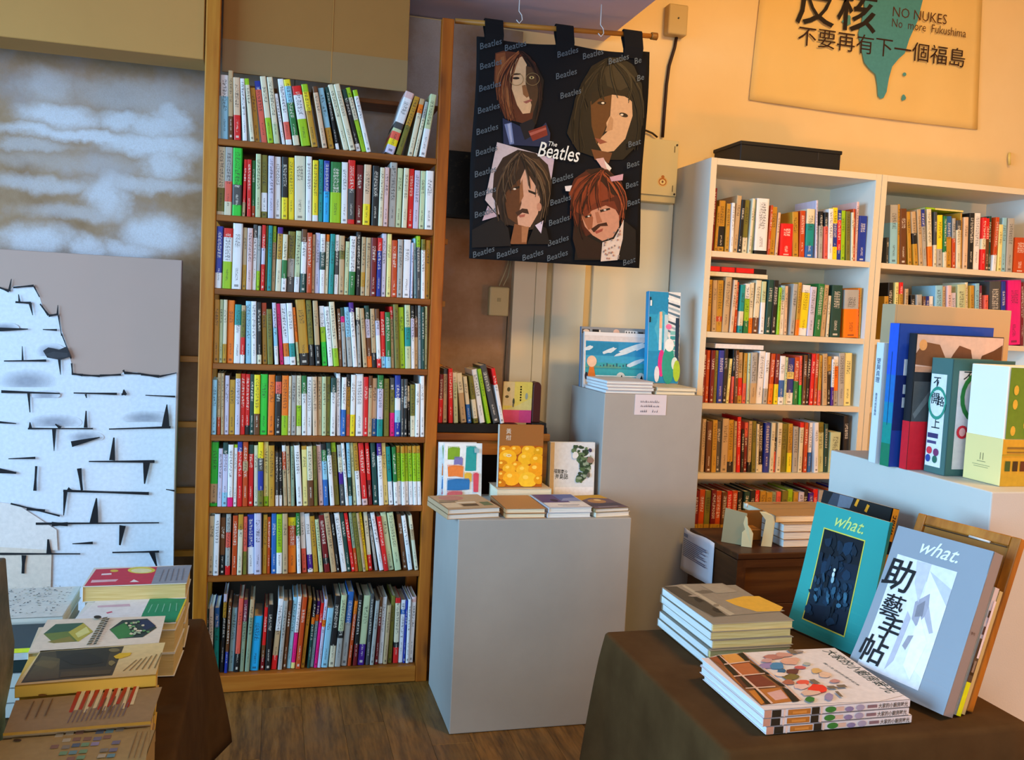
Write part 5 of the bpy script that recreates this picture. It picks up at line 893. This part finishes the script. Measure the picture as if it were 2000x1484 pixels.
im += [('c8d8dc', blob(.09, .136, .0035, .006)), ('e2ecec', blob(.0905, .146, .003, .0035)), ('8cb0bc', blob(.091, .126, .004, .007))]
pr = patches('cover_picture', e, im, O, UX, UP); bend(pr, pm, e)
tx = text(e, [('what.', .062, .232, -.075, .45, .006)], 'c8d87c', O, UX, UP, 'lettering'); bend(tx, pm, e)
BM = M('141518', .5, .06)
e, O, UX, UP, pm = lean_book('magazine', 'black magazine with an orange spine, standing behind the teal magazine', (1.1885, 1.5522), 10, 12, .194, .274, .020, BM, BM, 'magazine')
sb = Vector((math.cos(math.radians(10)), math.sin(math.radians(10)), 0)); so = O+UX*.194; BK = sb*math.cos(math.radians(12))-Z*math.sin(math.radians(12))
ob = patches('spine_band', e, [('f09a10', R4(.001, .0, .018, .178)), ('f09a10', R4(.001, .205, .018, .068))], so, BK, UP, .0016)
text(e, [('what.',   .014, .220, -.040, .4, 0, math.pi/2)], '2a1a08', so, BK, UP, 'lettering', .0022); text(e, [('季刊', .005, .12, -.010)], '3a2408', so, BK, UP, 'spine_lettering', .0022)
pr = patches('cover_print', e, [('f0a020', [(.095, .258), (.102, .256), (.106, .273), (.099, .273)]), ('f0a020', [(.125, .252), (.132, .250), (.136, .266), (.129, .268)]), ('6c7484', [(.02, .242), (.085, .249), (.09, .273), (.03, .273)]), ('3c4250', [(.02, .242), (.05, .245), (.05, .273), (.03, .273)])], O, UX, UP)
FW = wood('honey_frame_wood', '6a3a0c', 'a4641c', 'c88c38', 'z', False); FWX = FW
a = math.radians(12.5); l = math.radians(20); dr = Vector((-math.sin(a), math.cos(a), 0)); n0 = Vector((math.cos(a), math.sin(a), 0)); up = Z*math.cos(l)+n0*math.sin(l); bk = n0*math.cos(l)-Z*math.sin(l)
o = Vector((1.1425, 1.2102, TR+.0065)); fw, fh = .205, .305
e = thing('framed_board', 'honey-brown framed wooden board with a wire clip, leaning behind the grey magazine', 'board', o)
obj('panel', MB().fr(o+dr*.012+up*.012+bk*.006, dr, up, bk, fw-.024, fh-.024, .006), M('a8702c', .5, .08, 5), e)
for q in ((0, 0, .018, fh), (fw-.018, 0, .018, fh), (.0185, fh-.018, fw-.037, .018), (.0185, 0, fw-.037, .018)): obj('frame_bar', MB().fr(o+dr*q[0]+up*q[1], dr, up, bk, q[2], q[3], .016), FW, e, .002, 2)
obj('wire', MB().tube([o+dr*.02+up*(fh-.021)-bk*.001, o+dr*(fw-.02)+up*(fh-.021)-bk*.001], .0012, 6), M('3a3028', .3, 0), e)
obj('wire_clip', MB().tube([o+dr*.05+up*(fh-.02)-bk*.002, o+dr*.09+up*(fh-.019)-bk*.003], .0022, 6), M('cfd0d0', .2, 0), e)
e, O, UX, UP, pm = lean_book('book', 'slim book with a dark photo spine and neon yellow foot, behind the grey magazine', (1.1120, 1.2035), 12.5, 20, .14, .222, .013, M('d8d4c4', .5, .05), M('cfc9d4', .5, .05), 'book')
so = O+UX*.14; BK = n0*math.cos(l)-Z*math.sin(l)
patches('spine_band', e, [('d8e61a', R4(.0005, 0, .0122, .058)), ('4a4038', R4(.0005, .058, .0122, .075)), ('1c1816', R4(.001, .07, .011, .02)), ('2a2420', R4(.003, .1, .01, .03)), ('8a7c74', R4(.004, .075, .006, .02)), ('1c1820', R4(.002, .17, .006, .012)), ('3a2430', R4(.001, .14, .005, .014)), ('e4dcec', R4(.006, .1, .006, .1))], so, BK, UP, .0016)
lean_book('book', 'cream book leaning behind the slim neon-footed book', (1.1270, 1.2068), 12.5, 20, .135, .215, .0105, M('c9b98a', .6, .05), M('c2b07c', .6, .06), 'book')

# flat booklets on the magazine table
def zine_prints(e, z, top):
    if top:
        zc = (1380, 1230, 4.762); pt, n = (0, 0, z), (0, 0, 1)
        pol = [('e0d8d8', [(20, 262), (110, 235), (330, 215), (760, 190), (1190, 170), (1830, 610), (1600, 668), (1000, 690), (505, 705)]), ('8a5a34', [(20, 262), (330, 215), (880, 660), (505, 705)])]
        for q, c in (([(110, 240), (270, 222), (380, 300), (200, 320)], 'd89a4c'), ([(200, 330), (390, 306), (490, 405), (300, 430)], 'b86a3c'), ([(300, 440), (500, 420), (640, 510), (470, 540)], '7c3c28'), ([(480, 560), (680, 540), (800, 670), (620, 690)], 'b87434'), ([(560, 590), (690, 560), (760, 640), (640, 660)], 'd8a8a0'), ([(30, 262), (90, 250), (200, 330), (130, 330)], '94502c'), ([(150, 340), (250, 420), (340, 540), (260, 480)], 'a8642c'), ([(390, 575), (470, 560), (540, 680), (510, 700)], 'c87c2c'),
                     ([(260, 450), (340, 430), (420, 540), (350, 545)], '5c3420')): pol.append((c, q))
        for q in ([(90, 245), (135, 240), (300, 425), (250, 430)], [(290, 225), (340, 218), (410, 300), (360, 295)], [(400, 310), (450, 330), (590, 420), (520, 415)], [(300, 440), (350, 445), (440, 540), (390, 545)], [(540, 420), (590, 440), (740, 535), (680, 525)], [(440, 555), (490, 560), (600, 690), (550, 695)], [(700, 540), (760, 560), (860, 670), (800, 680)]): pol.append(('2c2410', q))
        for q in ([(120, 250), (128, 246), (470, 545), (620, 690), (600, 695), (450, 550)], [(335, 218), (345, 214), (740, 520), (890, 660), (870, 665), (725, 525)], [(360, 548), (640, 530), (640, 540), (365, 556)], [(250, 436), (540, 408), (544, 416), (254, 446)], [(160, 325), (400, 296), (404, 304), (165, 334)]): pol.append(('e0bca8', q))
        for x, y, rx, ry, c in ((620, 260, 90, 22, 'b87c70'), (560, 340, 70, 26, '9a86b4'), (650, 345, 70, 32, '4c86b4'), (700, 390, 40, 18, '3a6a90'), (780, 300, 90, 36, 'dca890'), (720, 240, 80, 20, 'cc9888'), (800, 400, 60, 28, '6a3c30'), (780, 450, 80, 28, '7c6c34'), (870, 360, 50, 16, 'c8605c'), (1020, 390, 50, 26, 'd8b070'), (1040, 560, 90, 46, 'ec3c20'), (900, 500, 60, 24, 'e45c44'), (880, 540, 70, 26, 'e8c0b4'), (760, 500, 60, 22, 'b06a50'), (1100, 430, 60, 30, 'e4c0a4'), (960, 600, 90, 26, 'dcb8a4'), (930, 330, 40, 14, 'b0b0a4'), (1190, 490, 50, 16, 'c48c84'), (850, 215, 50, 12, '9c8a80'), (960, 665, 45, 26, '3c7c34'), (1140, 640, 40, 34, '9c8cb0'), (690, 430, 60, 18, 'e8d4c8'), (560, 300, 50, 20, 'c89c98')): pol.append((c, blob(x, y, rx, ry, 12, .18)))
        for q in ([(740, 195), (800, 192), (850, 235), (790, 238)], [(950, 480), (1000, 475), (1060, 515), (1000, 520)], [(1110, 540), (1180, 536), (1220, 560), (1150, 566)], [(1200, 530), (1280, 526), (1310, 550), (1230, 556)], [(1190, 590), (1220, 588), (1270, 640), (1240, 640)]): pol.append(('7c6a54', q))
        decal('cover_picture', e, pol, pt, n, zc)
        tx = text(e, [('大家的小廚房時光', 0, 0, -(atz(1380+1720/4.762, 1230+590/4.762, z)-atz(1380+1080/4.762, 1230+195/4.762, z)).length, 0, .012, 0, 1, .026)], '3c4640', atz(1380+1080/4.762, 1230+195/4.762, z), (atz(1380+1690/4.762, 1230+590/4.762, z)-atz(1380+1080/4.762, 1230+195/4.762, z)), Z.cross(atz(1380+1690/4.762, 1230+590/4.762, z)-atz(1380+1080/4.762, 1230+195/4.762, z)), 'title')
        text(e, [('微小生活的料理手記本', 0, 0, -.10, 0, .006, 0, 1, .006)], '6a6e6c', atz(1380+1080/4.762, 1230+310/4.762, z), (atz(1380+1280/4.762, 1230+440/4.762, z)-atz(1380+1080/4.762, 1230+310/4.762, z)), Z.cross(atz(1380+1280/4.762, 1230+440/4.762, z)-atz(1380+1080/4.762, 1230+310/4.762, z)), 'subtitle')
ZM = M('e2d8da', .4, .04)
for k in range(3):
    lb = ['white cookery booklet at the bottom of the three by the table edge', 'white cookery booklet in the middle of the three by the table edge', 'white cookery booklet with kitchen shelf pictures, topmost of the three'][k]
    ox = [.755, .7485, .7495][k]; z0 = TR+.0018+k*.0134
    e = flat_book('booklet', lb, (ox, 1.196, z0), X, Y, .266, .213, .013, ZM, 'front', 'cookery booklets', PAGEW, .0014, 'booklet')
    H = .013; sp = [('c89078', R4(.001, .0005, .012, H-.001)), ('b8702c', R4(.042, .002, .04, H-.004)), ('2c2418', R4(.014, .001, .016, H-.002)), ('2c2418', R4(.084, .001, .014, H-.002)), ('e4c0ae', R4(.034, .0005, .003, H-.001)), ('e4c0ae', R4(.1, .0005, .003, H-.001)), ('d88a3c', R4(.05, .004, .025, .004)), ('3c7c34', blob(.118, .0065, .01, .005)), ('d8b09c', R4(.128, .003, .014, .007)), ('8c7ca0', blob(.152, .005, .008, .004)), ('a89ab0', blob(.172, .006, .008, .005)), ('8a6a70', R4(.185, .004, .018, .005))]
    patches('spine_print', e, sp, (ox, 1.196, z0), X, Z)
    text(e, [('大家的小廚房時光', .206, .003, -.055, 0, .01, 0, 1, .008)], '4a4038', (ox, 1.196, z0), X, Z, 'spine_lettering')
    zine_prints(e, z0+.013, k == 2)
low = ['cream booklet at the bottom of the photo-cover pile on the table', 'cream booklet second from the bottom of the photo-cover pile', 'cream booklet in the middle of the photo-cover pile', 'cream booklet directly under the topmost photo-cover booklet']
z = TR+.0018; SM = M('8a8478', .45, .06)
for k in range(5):
    top = k == 4; dx = [-.006, -.004, .003, -.001, 0][k]; zz = z+.0162*k
    e = flat_book('booklet', 'grey photo-cover booklet with a yellow patch, topmost of its pile' if top else low[k], (.797+dx, 1.462+[.0, -.004, .002, .003, 0][k], zz), X, Y, .170, .224, .0158, SM, 'back', 'photo-cover booklets', PAGEY, .0012, 'booklet')
    obj('fore_edge', MB().fr(Vector((.797+dx+.0006, 1.4672, zz+.0014)), Y, X, Z, .216, .0018, .013), PAGEW, e)
    if top:
        sc_ = (1320, 960, 5.3)
        decal('cover_picture', e, [('8e8678', [(-130, 985), (60, 960), (480, 950), (1130, 1238), (380, 1300)]), ('4a453a', [(-130, 985), (10, 985), (150, 1060), (300, 1130), (420, 1210), (530, 1285), (390, 1298), (120, 1150)]), ('b0a894', [(60, 975), (90, 970), (610, 1270), (560, 1285)]), ('d8aa3c', [(510, 1130), (700, 1085), (860, 1085), (1110, 1200), (1080, 1240), (840, 1245), (620, 1180)]), ('6e675a', blob(300, 1040, 90, 20, 10, .3)), ('2c2a22', blob(230, 1120, 60, 18, 10, .3, .5)), ('a09486', blob(190, 1085, 50, 10, 8, .3)), ('2c2a22', blob(420, 1230, 60, 18, 9, .3, .4)), ('857c6c', blob(420, 1180, 30, 12, 8, .3)), ('9c9484', [(250, 970), (470, 960), (640, 1040), (420, 1060)])], (0, 0, zz+.0158), (0, 0, 1), sc_)

# ------------------------------------------------------------------ standing books on the pale plinth
T3 = .9625
def front(lb, x, y, w, h, t, cm, sm, pg=None, name='book'):
    return stand_book(name, lb, (x, y, T3), X, Z, w, h, t, cm, True, sm, None, 'book', pg)[0]
e = thing('book_box', 'thick cream and white slipcase with a green front, foremost on the pale plinth', 'book', (1.385, 1.437, T3))
obj('case', MB().box(1.385, 1.437, T3, 1.54, 1.533, T3+.236), M('f4efe6', .5, .03), e, .0015, 2)
obj('paper_band', MB().box(1.3842, 1.4362, T3+.0005, 1.541, 1.5335, T3+.094), M('f0d994', .5, .04), e, .001, 1)
patches('front_print', e, [('6a8a28', R4(.004, .094, .148, .14)), ('d8a430', R4(.0, .0, .155, .093))]+[('e0b23c', blob(.02+.03*(k % 5), .11+.04*(k//5)+.012*(k % 2), .006, .010, 10)) for k in range(15)]+[('b8982c', R4(.0, .06, .15, .003)), ('8a6a2c', R4(.01, .074, .1, .004)), ('8a6a2c', R4(.01, .066, .06, .003)), ('3c5a2c', R4(.008, .03, .012, .02)), ('3a2c1c', R4(.026, .03, .012, .02)), ('5a2c1c', R4(.044, .03, .012, .02)), ('d8c8b0', R4(.05, .1, .03, .05))], (1.385, 1.4362, T3), X, Z)
patches('publisher_mark', e, [('5c5c44', R4(.043, .045, .0012, .014)), ('5c5c44', R4(.050, .045, .0012, .014)), ('8a845c', R4(.036, .041, .022, .0012)), ('a8a070', R4(.024, .034, .046, .0012)), ('a8a070', R4(.028, .030, .038, .0012))], (1.3842, 1.5335, T3), -Y, Z)
e = front('white book with a green ring and bottle-green border, beside the slipcase', 1.352, 1.548, .155, .243, .062, M('3f6664', .45, .05), M('4a706e', .45, .05))
patches('cover_print', e, [('d4d2d6', R4(.016, .014, .137, .205))]+[('2c7c3c', [(.07+.047*math.cos(k*.314), .165+.055*math.sin(k*.314)), (.07+.047*math.cos(k*.314+.314), .165+.055*math.sin(k*.314+.314)), (.07+.037*math.cos(k*.314+.314), .165+.045*math.sin(k*.314+.314)), (.07+.037*math.cos(k*.314), .165+.045*math.sin(k*.314))]) for k in range(20)]+[('d02c3c', blob(.034, .092, .014, .014, 16)), ('e8b0b0', blob(.034, .092, .008, .009, 12)), ('2c6a3c', blob(.066, .092, .012, .012, 14))], (1.352, 1.548, T3), X, Z)
text(e, [('不', .026, .195, .03), ('開', .046, .158, .04)], '24302c', (1.352, 1.548, T3), X, Z, 'title')
so = (1.352, 1.610, T3)
patches('spine_print', e, [('e2e8ec', R4(.003, .014, .045, .195))]+[('3a9480', [(.026+.026*math.cos(k*.314), .148+.035*math.sin(k*.314)), (.026+.026*math.cos(k*.314+.314), .148+.035*math.sin(k*.314+.314)), (.026+.021*math.cos(k*.314+.314), .148+.028*math.sin(k*.314+.314)), (.026+.021*math.cos(k*.314), .148+.028*math.sin(k*.314))]) for k in range(20)]+[('3c3c6c', R4(.006, .074, .03, .010)), ('4a4a78', R4(.006, .062, .026, .006)), ('d83c4c', blob(.014, .047, .008, .008)), ('7c3c6c', blob(.034, .045, .008, .008)), ('2c4c98', blob(.012, .030, .007, .008)), ('2c6c5c', blob(.032, .030, .007, .008))], so, -Y, Z)
for it_ in (('不', .010, .184, -.022, 0, .01), ('開', .008, .148, -.022, 0, .01), ('路', .024, .144, -.022, 0, .01), ('上', .014, .096, -.024, 0, .01)): text(e, [it_], '26343a', so, -Y, Z, 'spine_lettering')
e = front('tall black and red book with a misty sepia photo, behind the green ring book', 1.318, 1.622, .225, .292, .022, M('26282c', .35, .05), M('23262c', .35, .05))
patches('cover_picture', e, [('d0b4a8', R4(.002, .21, .221, .08)), ('7a5238', [(.002, .226), (.05, .222), (.08, .236), (.06, .27), (.02, .275), (.002, .25)]), ('e0a468', blob(.018, .268, .010, .012)), ('6a4430', [(.08, .222), (.15, .226), (.14, .262), (.11, .27), (.095, .25)]), ('5a3a26', [(.16, .224), (.222, .226), (.222, .275), (.2, .262), (.17, .25)]), ('b89078', R4(.002, .21, .221, .012)), ('4a5054', R4(.002, .1, .05, .09)), ('6c7478', [(.005, .12), (.05, .18), (.05, .16), (.01, .11)]), ('d82030', R4(.0, .0, .222, .104))], (1.318, 1.622, T3), X, Z)
text(e, [('漢', .032, .052, -.026, 0, .02), ('書', .032, .016, -.026, 0, .02)], '4a1418', (1.318, 1.622, T3), X, Z, 'title')
patches('spine_print', e, [('d82030', R4(.0, .0, .022, .104)), ('23262c', R4(.003, .104, .002, .1))], (1.318, 1.644, T3), -Y, Z)
BL = M('20429c', .4, .06); e = front('large blue art book shading to green at the spine foot, on the pale plinth', 1.300, 1.655, .245, .312, .030, BL, BL)
patches('spine_print', e, [('2a5cd8', R4(.0005, .2, .029, .1115)), ('2270c4', R4(.0005, .14, .029, .06)), ('1a86b0', R4(.0005, .095, .029, .045)), ('179088', R4(.0005, .05, .029, .045)), ('1a7c5c', R4(.0005, .0, .029, .05)), ('16406a', R4(.013, .09, .002, .16))], (1.300, 1.685, T3), -Y, Z)
patches('cover_print', e, [('1c2c6c', R4(.001, .08, .243, .12)), ('2448a8', R4(.001, .2, .243, .11)), ('e2e8f0', R4(.02, .16, .008, .02)), ('e2e8f0', R4(.02, .13, .008, .022)), ('e2e8f0', R4(.018, .2, .012, .035))], (1.300, 1.655, T3), X, Z)
e = front('slim white book with a blue-lettered spine, behind the large blue book', 1.300, 1.700, .17, .268, .026, M('dfe6ea', .45, .04), M('d6e2ea', .45, .04))
text(e, [('望\n與\n真\n理', .006, .222, -.013)], '26406a', (1.300, 1.726, T3), -Y, Z, 'spine_lettering')
text(e, [('論\n當\n代\n的\n影\n像\n與', .009, .150, -.007)], '26406a', (1.300, 1.726, T3), -Y, Z, 'spine_lettering')
e = thing('board_book', 'broad tan hardcover standing rearmost on the pale plinth', 'book', (1.36, 1.745, T3))
obj('cover', MB().box(1.36, 1.745, T3, 1.675, 1.749, T3+.356), M('b89f7c', .6, .04), e, .0012, 1); obj('cover', MB().box(1.36, 1.786, T3, 1.675, 1.790, T3+.356), M('b89f7c', .6, .04), e, .0012, 1)
obj('page_block', MB().box(1.366, 1.749, T3+.004, 1.671, 1.786, T3+.35), PAGE, e); obj('spine', MB().box(1.356, 1.745, T3, 1.36, 1.790, T3+.356), M('b89f7c', .6, .04), e)

# ------------------------------------------------------------------ books on the canvas-side table
lc = (0, 1080, 3.674); UPN = (0, 0, 1)
PQ = []
def top_book(*a, **k): PQ.append((a, k))
def do_book(ymax, label, quad, z, thick, n, cover, pols, side='front', page=None, lift0=0, dz=.0, nl=2, grp=None, lows=None):
    """pile of n: the top cover's corners (near left, near right, far right, far left) lie on the plane z"""
    q = [atz(lc[0]+a/lc[2], lc[1]+b/lc[2], z) for a, b in quad]; ux = (q[1]-q[0]); ux.z = 0; w = ux.length; ux.normalize(); uy = Vector((-ux.y, ux.x, 0)); d = max((q[2]-q[1]).dot(uy), (q[3]-q[0]).dot(uy))
    d = min(d, ymax-max(q[0].y, q[1].y)-.002); zb = z-thick; e = flat_book('book', label, (q[0].x, q[0].y, zb), ux, uy, w, d, thick, cover, side, grp, page or (PAGEY if thick < .03 else PAGE))
    if pols: decal('cover_print', e, pols, (0, 0, z), UPN, lc)
    zl = TL+.0020; rest = zb-.0006-zl; k = n
    for i in range(k):
        h = rest/k-.0004; f = flat_book('book', lows[i], (q[0].x+random.uniform(.001, .006)*ux.x, q[0].y+random.uniform(.001, .004), zl+i*(rest/k)), ux, uy, w-.006, d-.004, h, cover, side, grp, page or PAGEY)
    return e
random.seed(11)
def lw(a): return ['book at the bottom beneath the %s' % a, 'book just beneath the %s' % a]
def rows(x0, y0, x1, y1, n, c, sl=(-.9)): return None
KR = M('a78f5e', .6, .05); 
blk = []
for r in range(5):
    for c in range(7):
        if random.random() < .2: continue
        x = 390+72*c-14*r+random.uniform(-5, 5); y = 1290+47*r-9*c*.55+random.uniform(-5, 5); blk.append((random.choice(['8a8478', '7c7890', '6c94a0', '7aa07c', '8c6a5c', '9a90b4', '5c6c84', 'b8b09a']), [(x, y+30), (x+58, y+26), (x+68, y), (x+12, y+4)]))
top_book('kraft book printed with small coloured blocks, nearest the table front', [(-70, 1560), (1040, 1490), (1085, 1245), (20, 1340)], .60, .018, 2, KR, [('ab9260', [(-300, 1560), (1045, 1500), (1082, 1248), (10, 1345)])]+blk+[('4a3418', blob(125, 1352, 30, 9)), ]+[('8a6a3c', [(920+40*k, 1480), (926+40*k, 1480), (990+36*k, 1290), (985+36*k, 1290)]) for k in range(3)], 'right', None, grp='kraft books with colour blocks', lows=lw('kraft book with coloured blocks'))
st = []
for k in range(7): st.append(('b83a1c' if k != 99 else 'e8d8b8', [(495+67*k+random.uniform(-4, 4), 1145-6*k-(k % 3)*14), (520+67*k, 1146-6*k-(k % 3)*14), (595+66*k, 965-k), (565+66*k, 967-k)])); st.append(('e4d4a8', [(530+67*k, 1130-6*k+(k % 2)*24), (556+67*k, 1128-6*k+(k % 2)*24), (628+62*k, 965-k), (598+64*k, 966-k)]))
for k in range(13): st.append(('7c6a6c', [(480+33*k, 1225-4*k), (488+33*k, 1225-4*k), (530+33*k, 1140-5*k), (522+33*k, 1141-5*k)]))
for k in range(5): st.append(('7a5a34', [(180+70*k+(320 if k > 2 else 0), 1200-12*k), (190+70*k+(320 if k > 2 else 0), 1200-12*k), (250+66*k+(320 if k > 2 else 0), 1070-8*k), (242+66*k+(320 if k > 2 else 0), 1070-8*k)]))
top_book('kraft book printed with red and cream stripes', [(20, 1305), (1080, 1215), (1165, 960), (110, 1060)], .604, .012, 2, M('a08660', .6, .05), [('a58c66', [(22, 1303), (1078, 1216), (1163, 962), (112, 1060)])]+st+[('6a4420', blob(305, 1030, 32, 8)), ('c8a02c', [(20, 1305), (22, 1325), (1085, 1240), (1082, 1218)])], 'front', None, grp='kraft striped books', lows=lw('kraft striped book'))
top_book('yellow-edged book with a dark orchard photo on its cover', [(105, 955), (1120, 875), (1190, 640), (285, 705)], .622, .020, 2, M('d8b044', .5, .05), [('e0c488', [(110, 952), (1118, 872), (1186, 643), (290, 703)]), ('4a4028', [(150, 935), (805, 880), (890, 670), (290, 712)]), ('33301f', [(420, 840), (760, 815), (800, 680), (400, 705)]), ('5c5030', [(170, 925), (420, 900), (430, 760), (300, 740)]), ('6a5a34', blob(330, 800, 90, 26, 10, .3)), ('2c2a1c', blob(580, 760, 150, 50, 12, .2)), ('5a4c2c', [(430, 895), (790, 870), (800, 840), (440, 855)]), ('7a6a40', blob(820, 700, 40, 14)), ('8a7844', blob(800, 790, 30, 22, 8, .3)), ('e0b41c', [(815, 745), (860, 722), (945, 718), (930, 740), (860, 762), (830, 760)])]+[('8c7444', [(880+45*k, 850-4*k), (890+45*k, 850-4*k), (985+36*k, 770-10*k), (976+36*k, 770-10*k)]) for k in range(6)], 'front', None, grp='orchard photo books', lows=lw('orchard photo book'))
hexa = lambda cx, cy, rx, ry: [(cx-rx, cy+ry*.1), (cx-rx*.45, cy-ry*.85), (cx+rx*.6, cy-ry), (cx+rx, cy-ry*.1), (cx+rx*.4, cy+ry*.85), (cx-rx*.6, cy+ry)]
hp = [('e4d0b8', [(200, 718), (1140, 645), (1188, 452), (342, 480)]), ('6c7c34', hexa(490, 575, 178, 72)), ('3a5c44', [(312, 582), (400, 512), (600, 502), (520, 560)]), ('b8a840', [(490, 570), (600, 505), (668, 565), (560, 640)]), ('d8d080', [(540, 580), (620, 530), (645, 570), (560, 610)]), ('8a7c34', [(340, 640), (500, 600), (540, 636), (385, 650)]), ('2c3c34', hexa(955, 545, 170, 72)), ('3c7c3c', [(790, 552), (900, 500), (960, 600), (850, 620)]), ('24304c', [(980, 480), (1070, 485), (1118, 525), (1040, 560)])]
for k in range(22): hp.append((random.choice(['d8c8a0', 'a8b48c', '6a9a5c', 'e0d4bc']), blob(random.uniform(900, 1085), random.uniform(495, 595), 12, 7, 7, .3)))
for k in range(11): hp.append(('6a5a3c', [(620+11*k, 668-18*k), (655+11*k, 662-18*k), (664+11*k, 650-18*k), (630+11*k, 655-18*k)])); hp.append(('3c3424', [(668+9*k, 664-17*k), (690+9*k, 660-17*k), (698+9*k, 650-17*k), (676+9*k, 653-17*k)]))
hp += [('2c2418', blob(700, 472, 28, 12)), ('c8506c', [(760, 440), (800, 430), (810, 438), (770, 448)])]
top_book('cream book with two hexagonal green photos on its cover', [(200, 718), (1140, 645), (1190, 450), (340, 480)], .622, .016, 2, M('dcc8a8', .5, .05), hp, 'left', PAGEY, grp='hexagon photo books', lows=lw('hexagon photo book'))
top_book('white book with a green back band and a yellow edge', [(500, 520), (1262, 500), (1338, 330), (700, 330)], .612, .015, 2, M('dfe0dc', .5, .04), [('e6e2e2', [(505, 516), (1000, 505), (1085, 318), (700, 335)]), ('128a60', [(1020, 440), (1200, 500), (1258, 495), (1332, 332), (1080, 320), (1025, 430)]), ('128a60', [(990, 505), (1255, 496), (1332, 332), (1080, 320)]), ('d0b0c0', [(700, 380), (930, 366), (934, 384), (700, 392)]), ('d8c030', [(1258, 495), (1272, 495), (1342, 330), (1330, 332)])]+[('7cc0a4', [(1060+50*k, 430-3*k), (1066+50*k, 430-3*k), (1096+44*k, 370-2*k), (1090+44*k, 370-2*k)]) for k in range(5)], 'left', PAGEY, grp='green band books', lows=lw('green band book'))
top_book('thick white book with a crimson and grey cover, farthest along the table', [(590, 240), (1340, 215), (1380, 85), (690, 115)], .645, .034, 2, M('dedbd2', .5, .04), [('c8344c', [(605, 238), (1085, 222), (1130, 100), (690, 118)]), ('8c93a0', [(1085, 222), (1338, 214), (1376, 88), (1130, 100)]), ('dcd44c', blob(1015, 125, 100, 24, 16)), ('e8e4b0', blob(1015, 128, 75, 16, 14)), ('e4b8c0', [(650, 215), (830, 206), (850, 190), (660, 196)]), ('f0d8dc', [(730, 150), (800, 146), (800, 158), (726, 162)]), ('e0c04c', blob(820, 130, 30, 9)), ('f0e4e4', [(930, 212), (1000, 210), (960, 192)])]+[('6c7484', [(1140+40*k, 205-2*k), (1146+40*k, 205-2*k), (1178+36*k, 120-2*k), (1172+36*k, 120-2*k)]) for k in range(5)], 'left', PAGEY, grp='crimson and grey books', lows=lw('crimson and grey book'))
for i, (a, k) in enumerate(PQ):
    ym = 9
    if i+1 < len(PQ):
        nq = PQ[i+1][0][1]; nz = PQ[i+1][0][2]; ym = min(atz(lc[0]+nq[j][0]/lc[2], lc[1]+nq[j][1]/lc[2], nz).y for j in (0, 1))
    do_book(ym, *a, **k)
# speckled book, neon-lined books and the marbled case on the far side
def turned(label, o, ang, w, d, h, cm, pol=None, side='front', name='book', page=None):
    ux = Vector((math.cos(ang), math.sin(ang), 0)); uy = Vector((-math.sin(ang), math.cos(ang), 0)); e = flat_book(name, label, o, ux, uy, w, d, h, cm, side, None, page)
    if pol: patches('cover_print', e, pol, (o[0], o[1], o[2]+h), ux, uy)
    return e
spk = [('d4d6d0', R4(.001, .001, .148, .198))]+[(random.choice(['3c4450', '5c646c', '8a9498', '4a4a40', 'a8a890']), blob(random.uniform(.01, .14), random.uniform(.01, .19), random.uniform(.0015, .004), random.uniform(.001, .0025), 6, .3, random.uniform(0, 3))) for k in range(150)]
z = TL+.002
for k in range(3): turned(['plain grey book lowest beneath the speckled book', 'plain grey book in the middle beneath the speckled book', 'plain grey book just beneath the speckled book'][k], (-.535, 1.915, z+.0275*k), .02, .145, .19, .027, M('b8bab4', .5, .05))
turned('pale speckled book with dark ink marks beside the crimson book', (-.538, 1.91, z+.083), .02, .150, .20, .026, M('ccd0cc', .5, .04), spk)
z = TL+.002
for k in range(3): turned(['white book lowest under the dark teal book', 'white book in the middle under the dark teal book', 'white book just under the dark teal book'][k], (-.548, 1.70, z+.027*k), .02, .150, .19, .0265, M('c6ccd2', .5, .04))
turned('dark teal book with a neon yellow line beside the hexagon book', (-.55, 1.70, z+.0815), .02, .150, .19, .022, M('26383c', .45, .06), [('d8e81c', R4(.0, .035, .15, .022)), ('b8c4cc', R4(.0, .0, .15, .034))])
GS = NT('marbled_grey_green_cover', .5, .25); _c = GS.coord(scale=(1, 1, .8)); GS.base(GS.ramp(GS.noise(_c, 12, 5, .65), (.3, '26301f'), (.46, '545444'), (.6, '6e6c5c'), (.75, '8a8674'))); GS = GS.m
e = thing('slipcase', 'tall marbled grey-green slipcase standing at the edge of the table', 'slipcase', (-.44, 1.42, TL+.002)); zb = TL+.002
prf = [(1.22, zb), (1.535, zb), (1.535, zb+.09), (1.575, zb+.13), (1.585, zb+.18), (1.555, zb+.24), (1.53, zb+.335), (1.22, zb+.35)]
obj('case', MB().prism([(-.47, y, z) for y, z in prf], (.078, 0, 0)), GS, e, .003, 2)
obj('page_block', MB().box(-.462, 1.228, zb+.335, -.40, 1.525, zb+.344), PAGE, e)
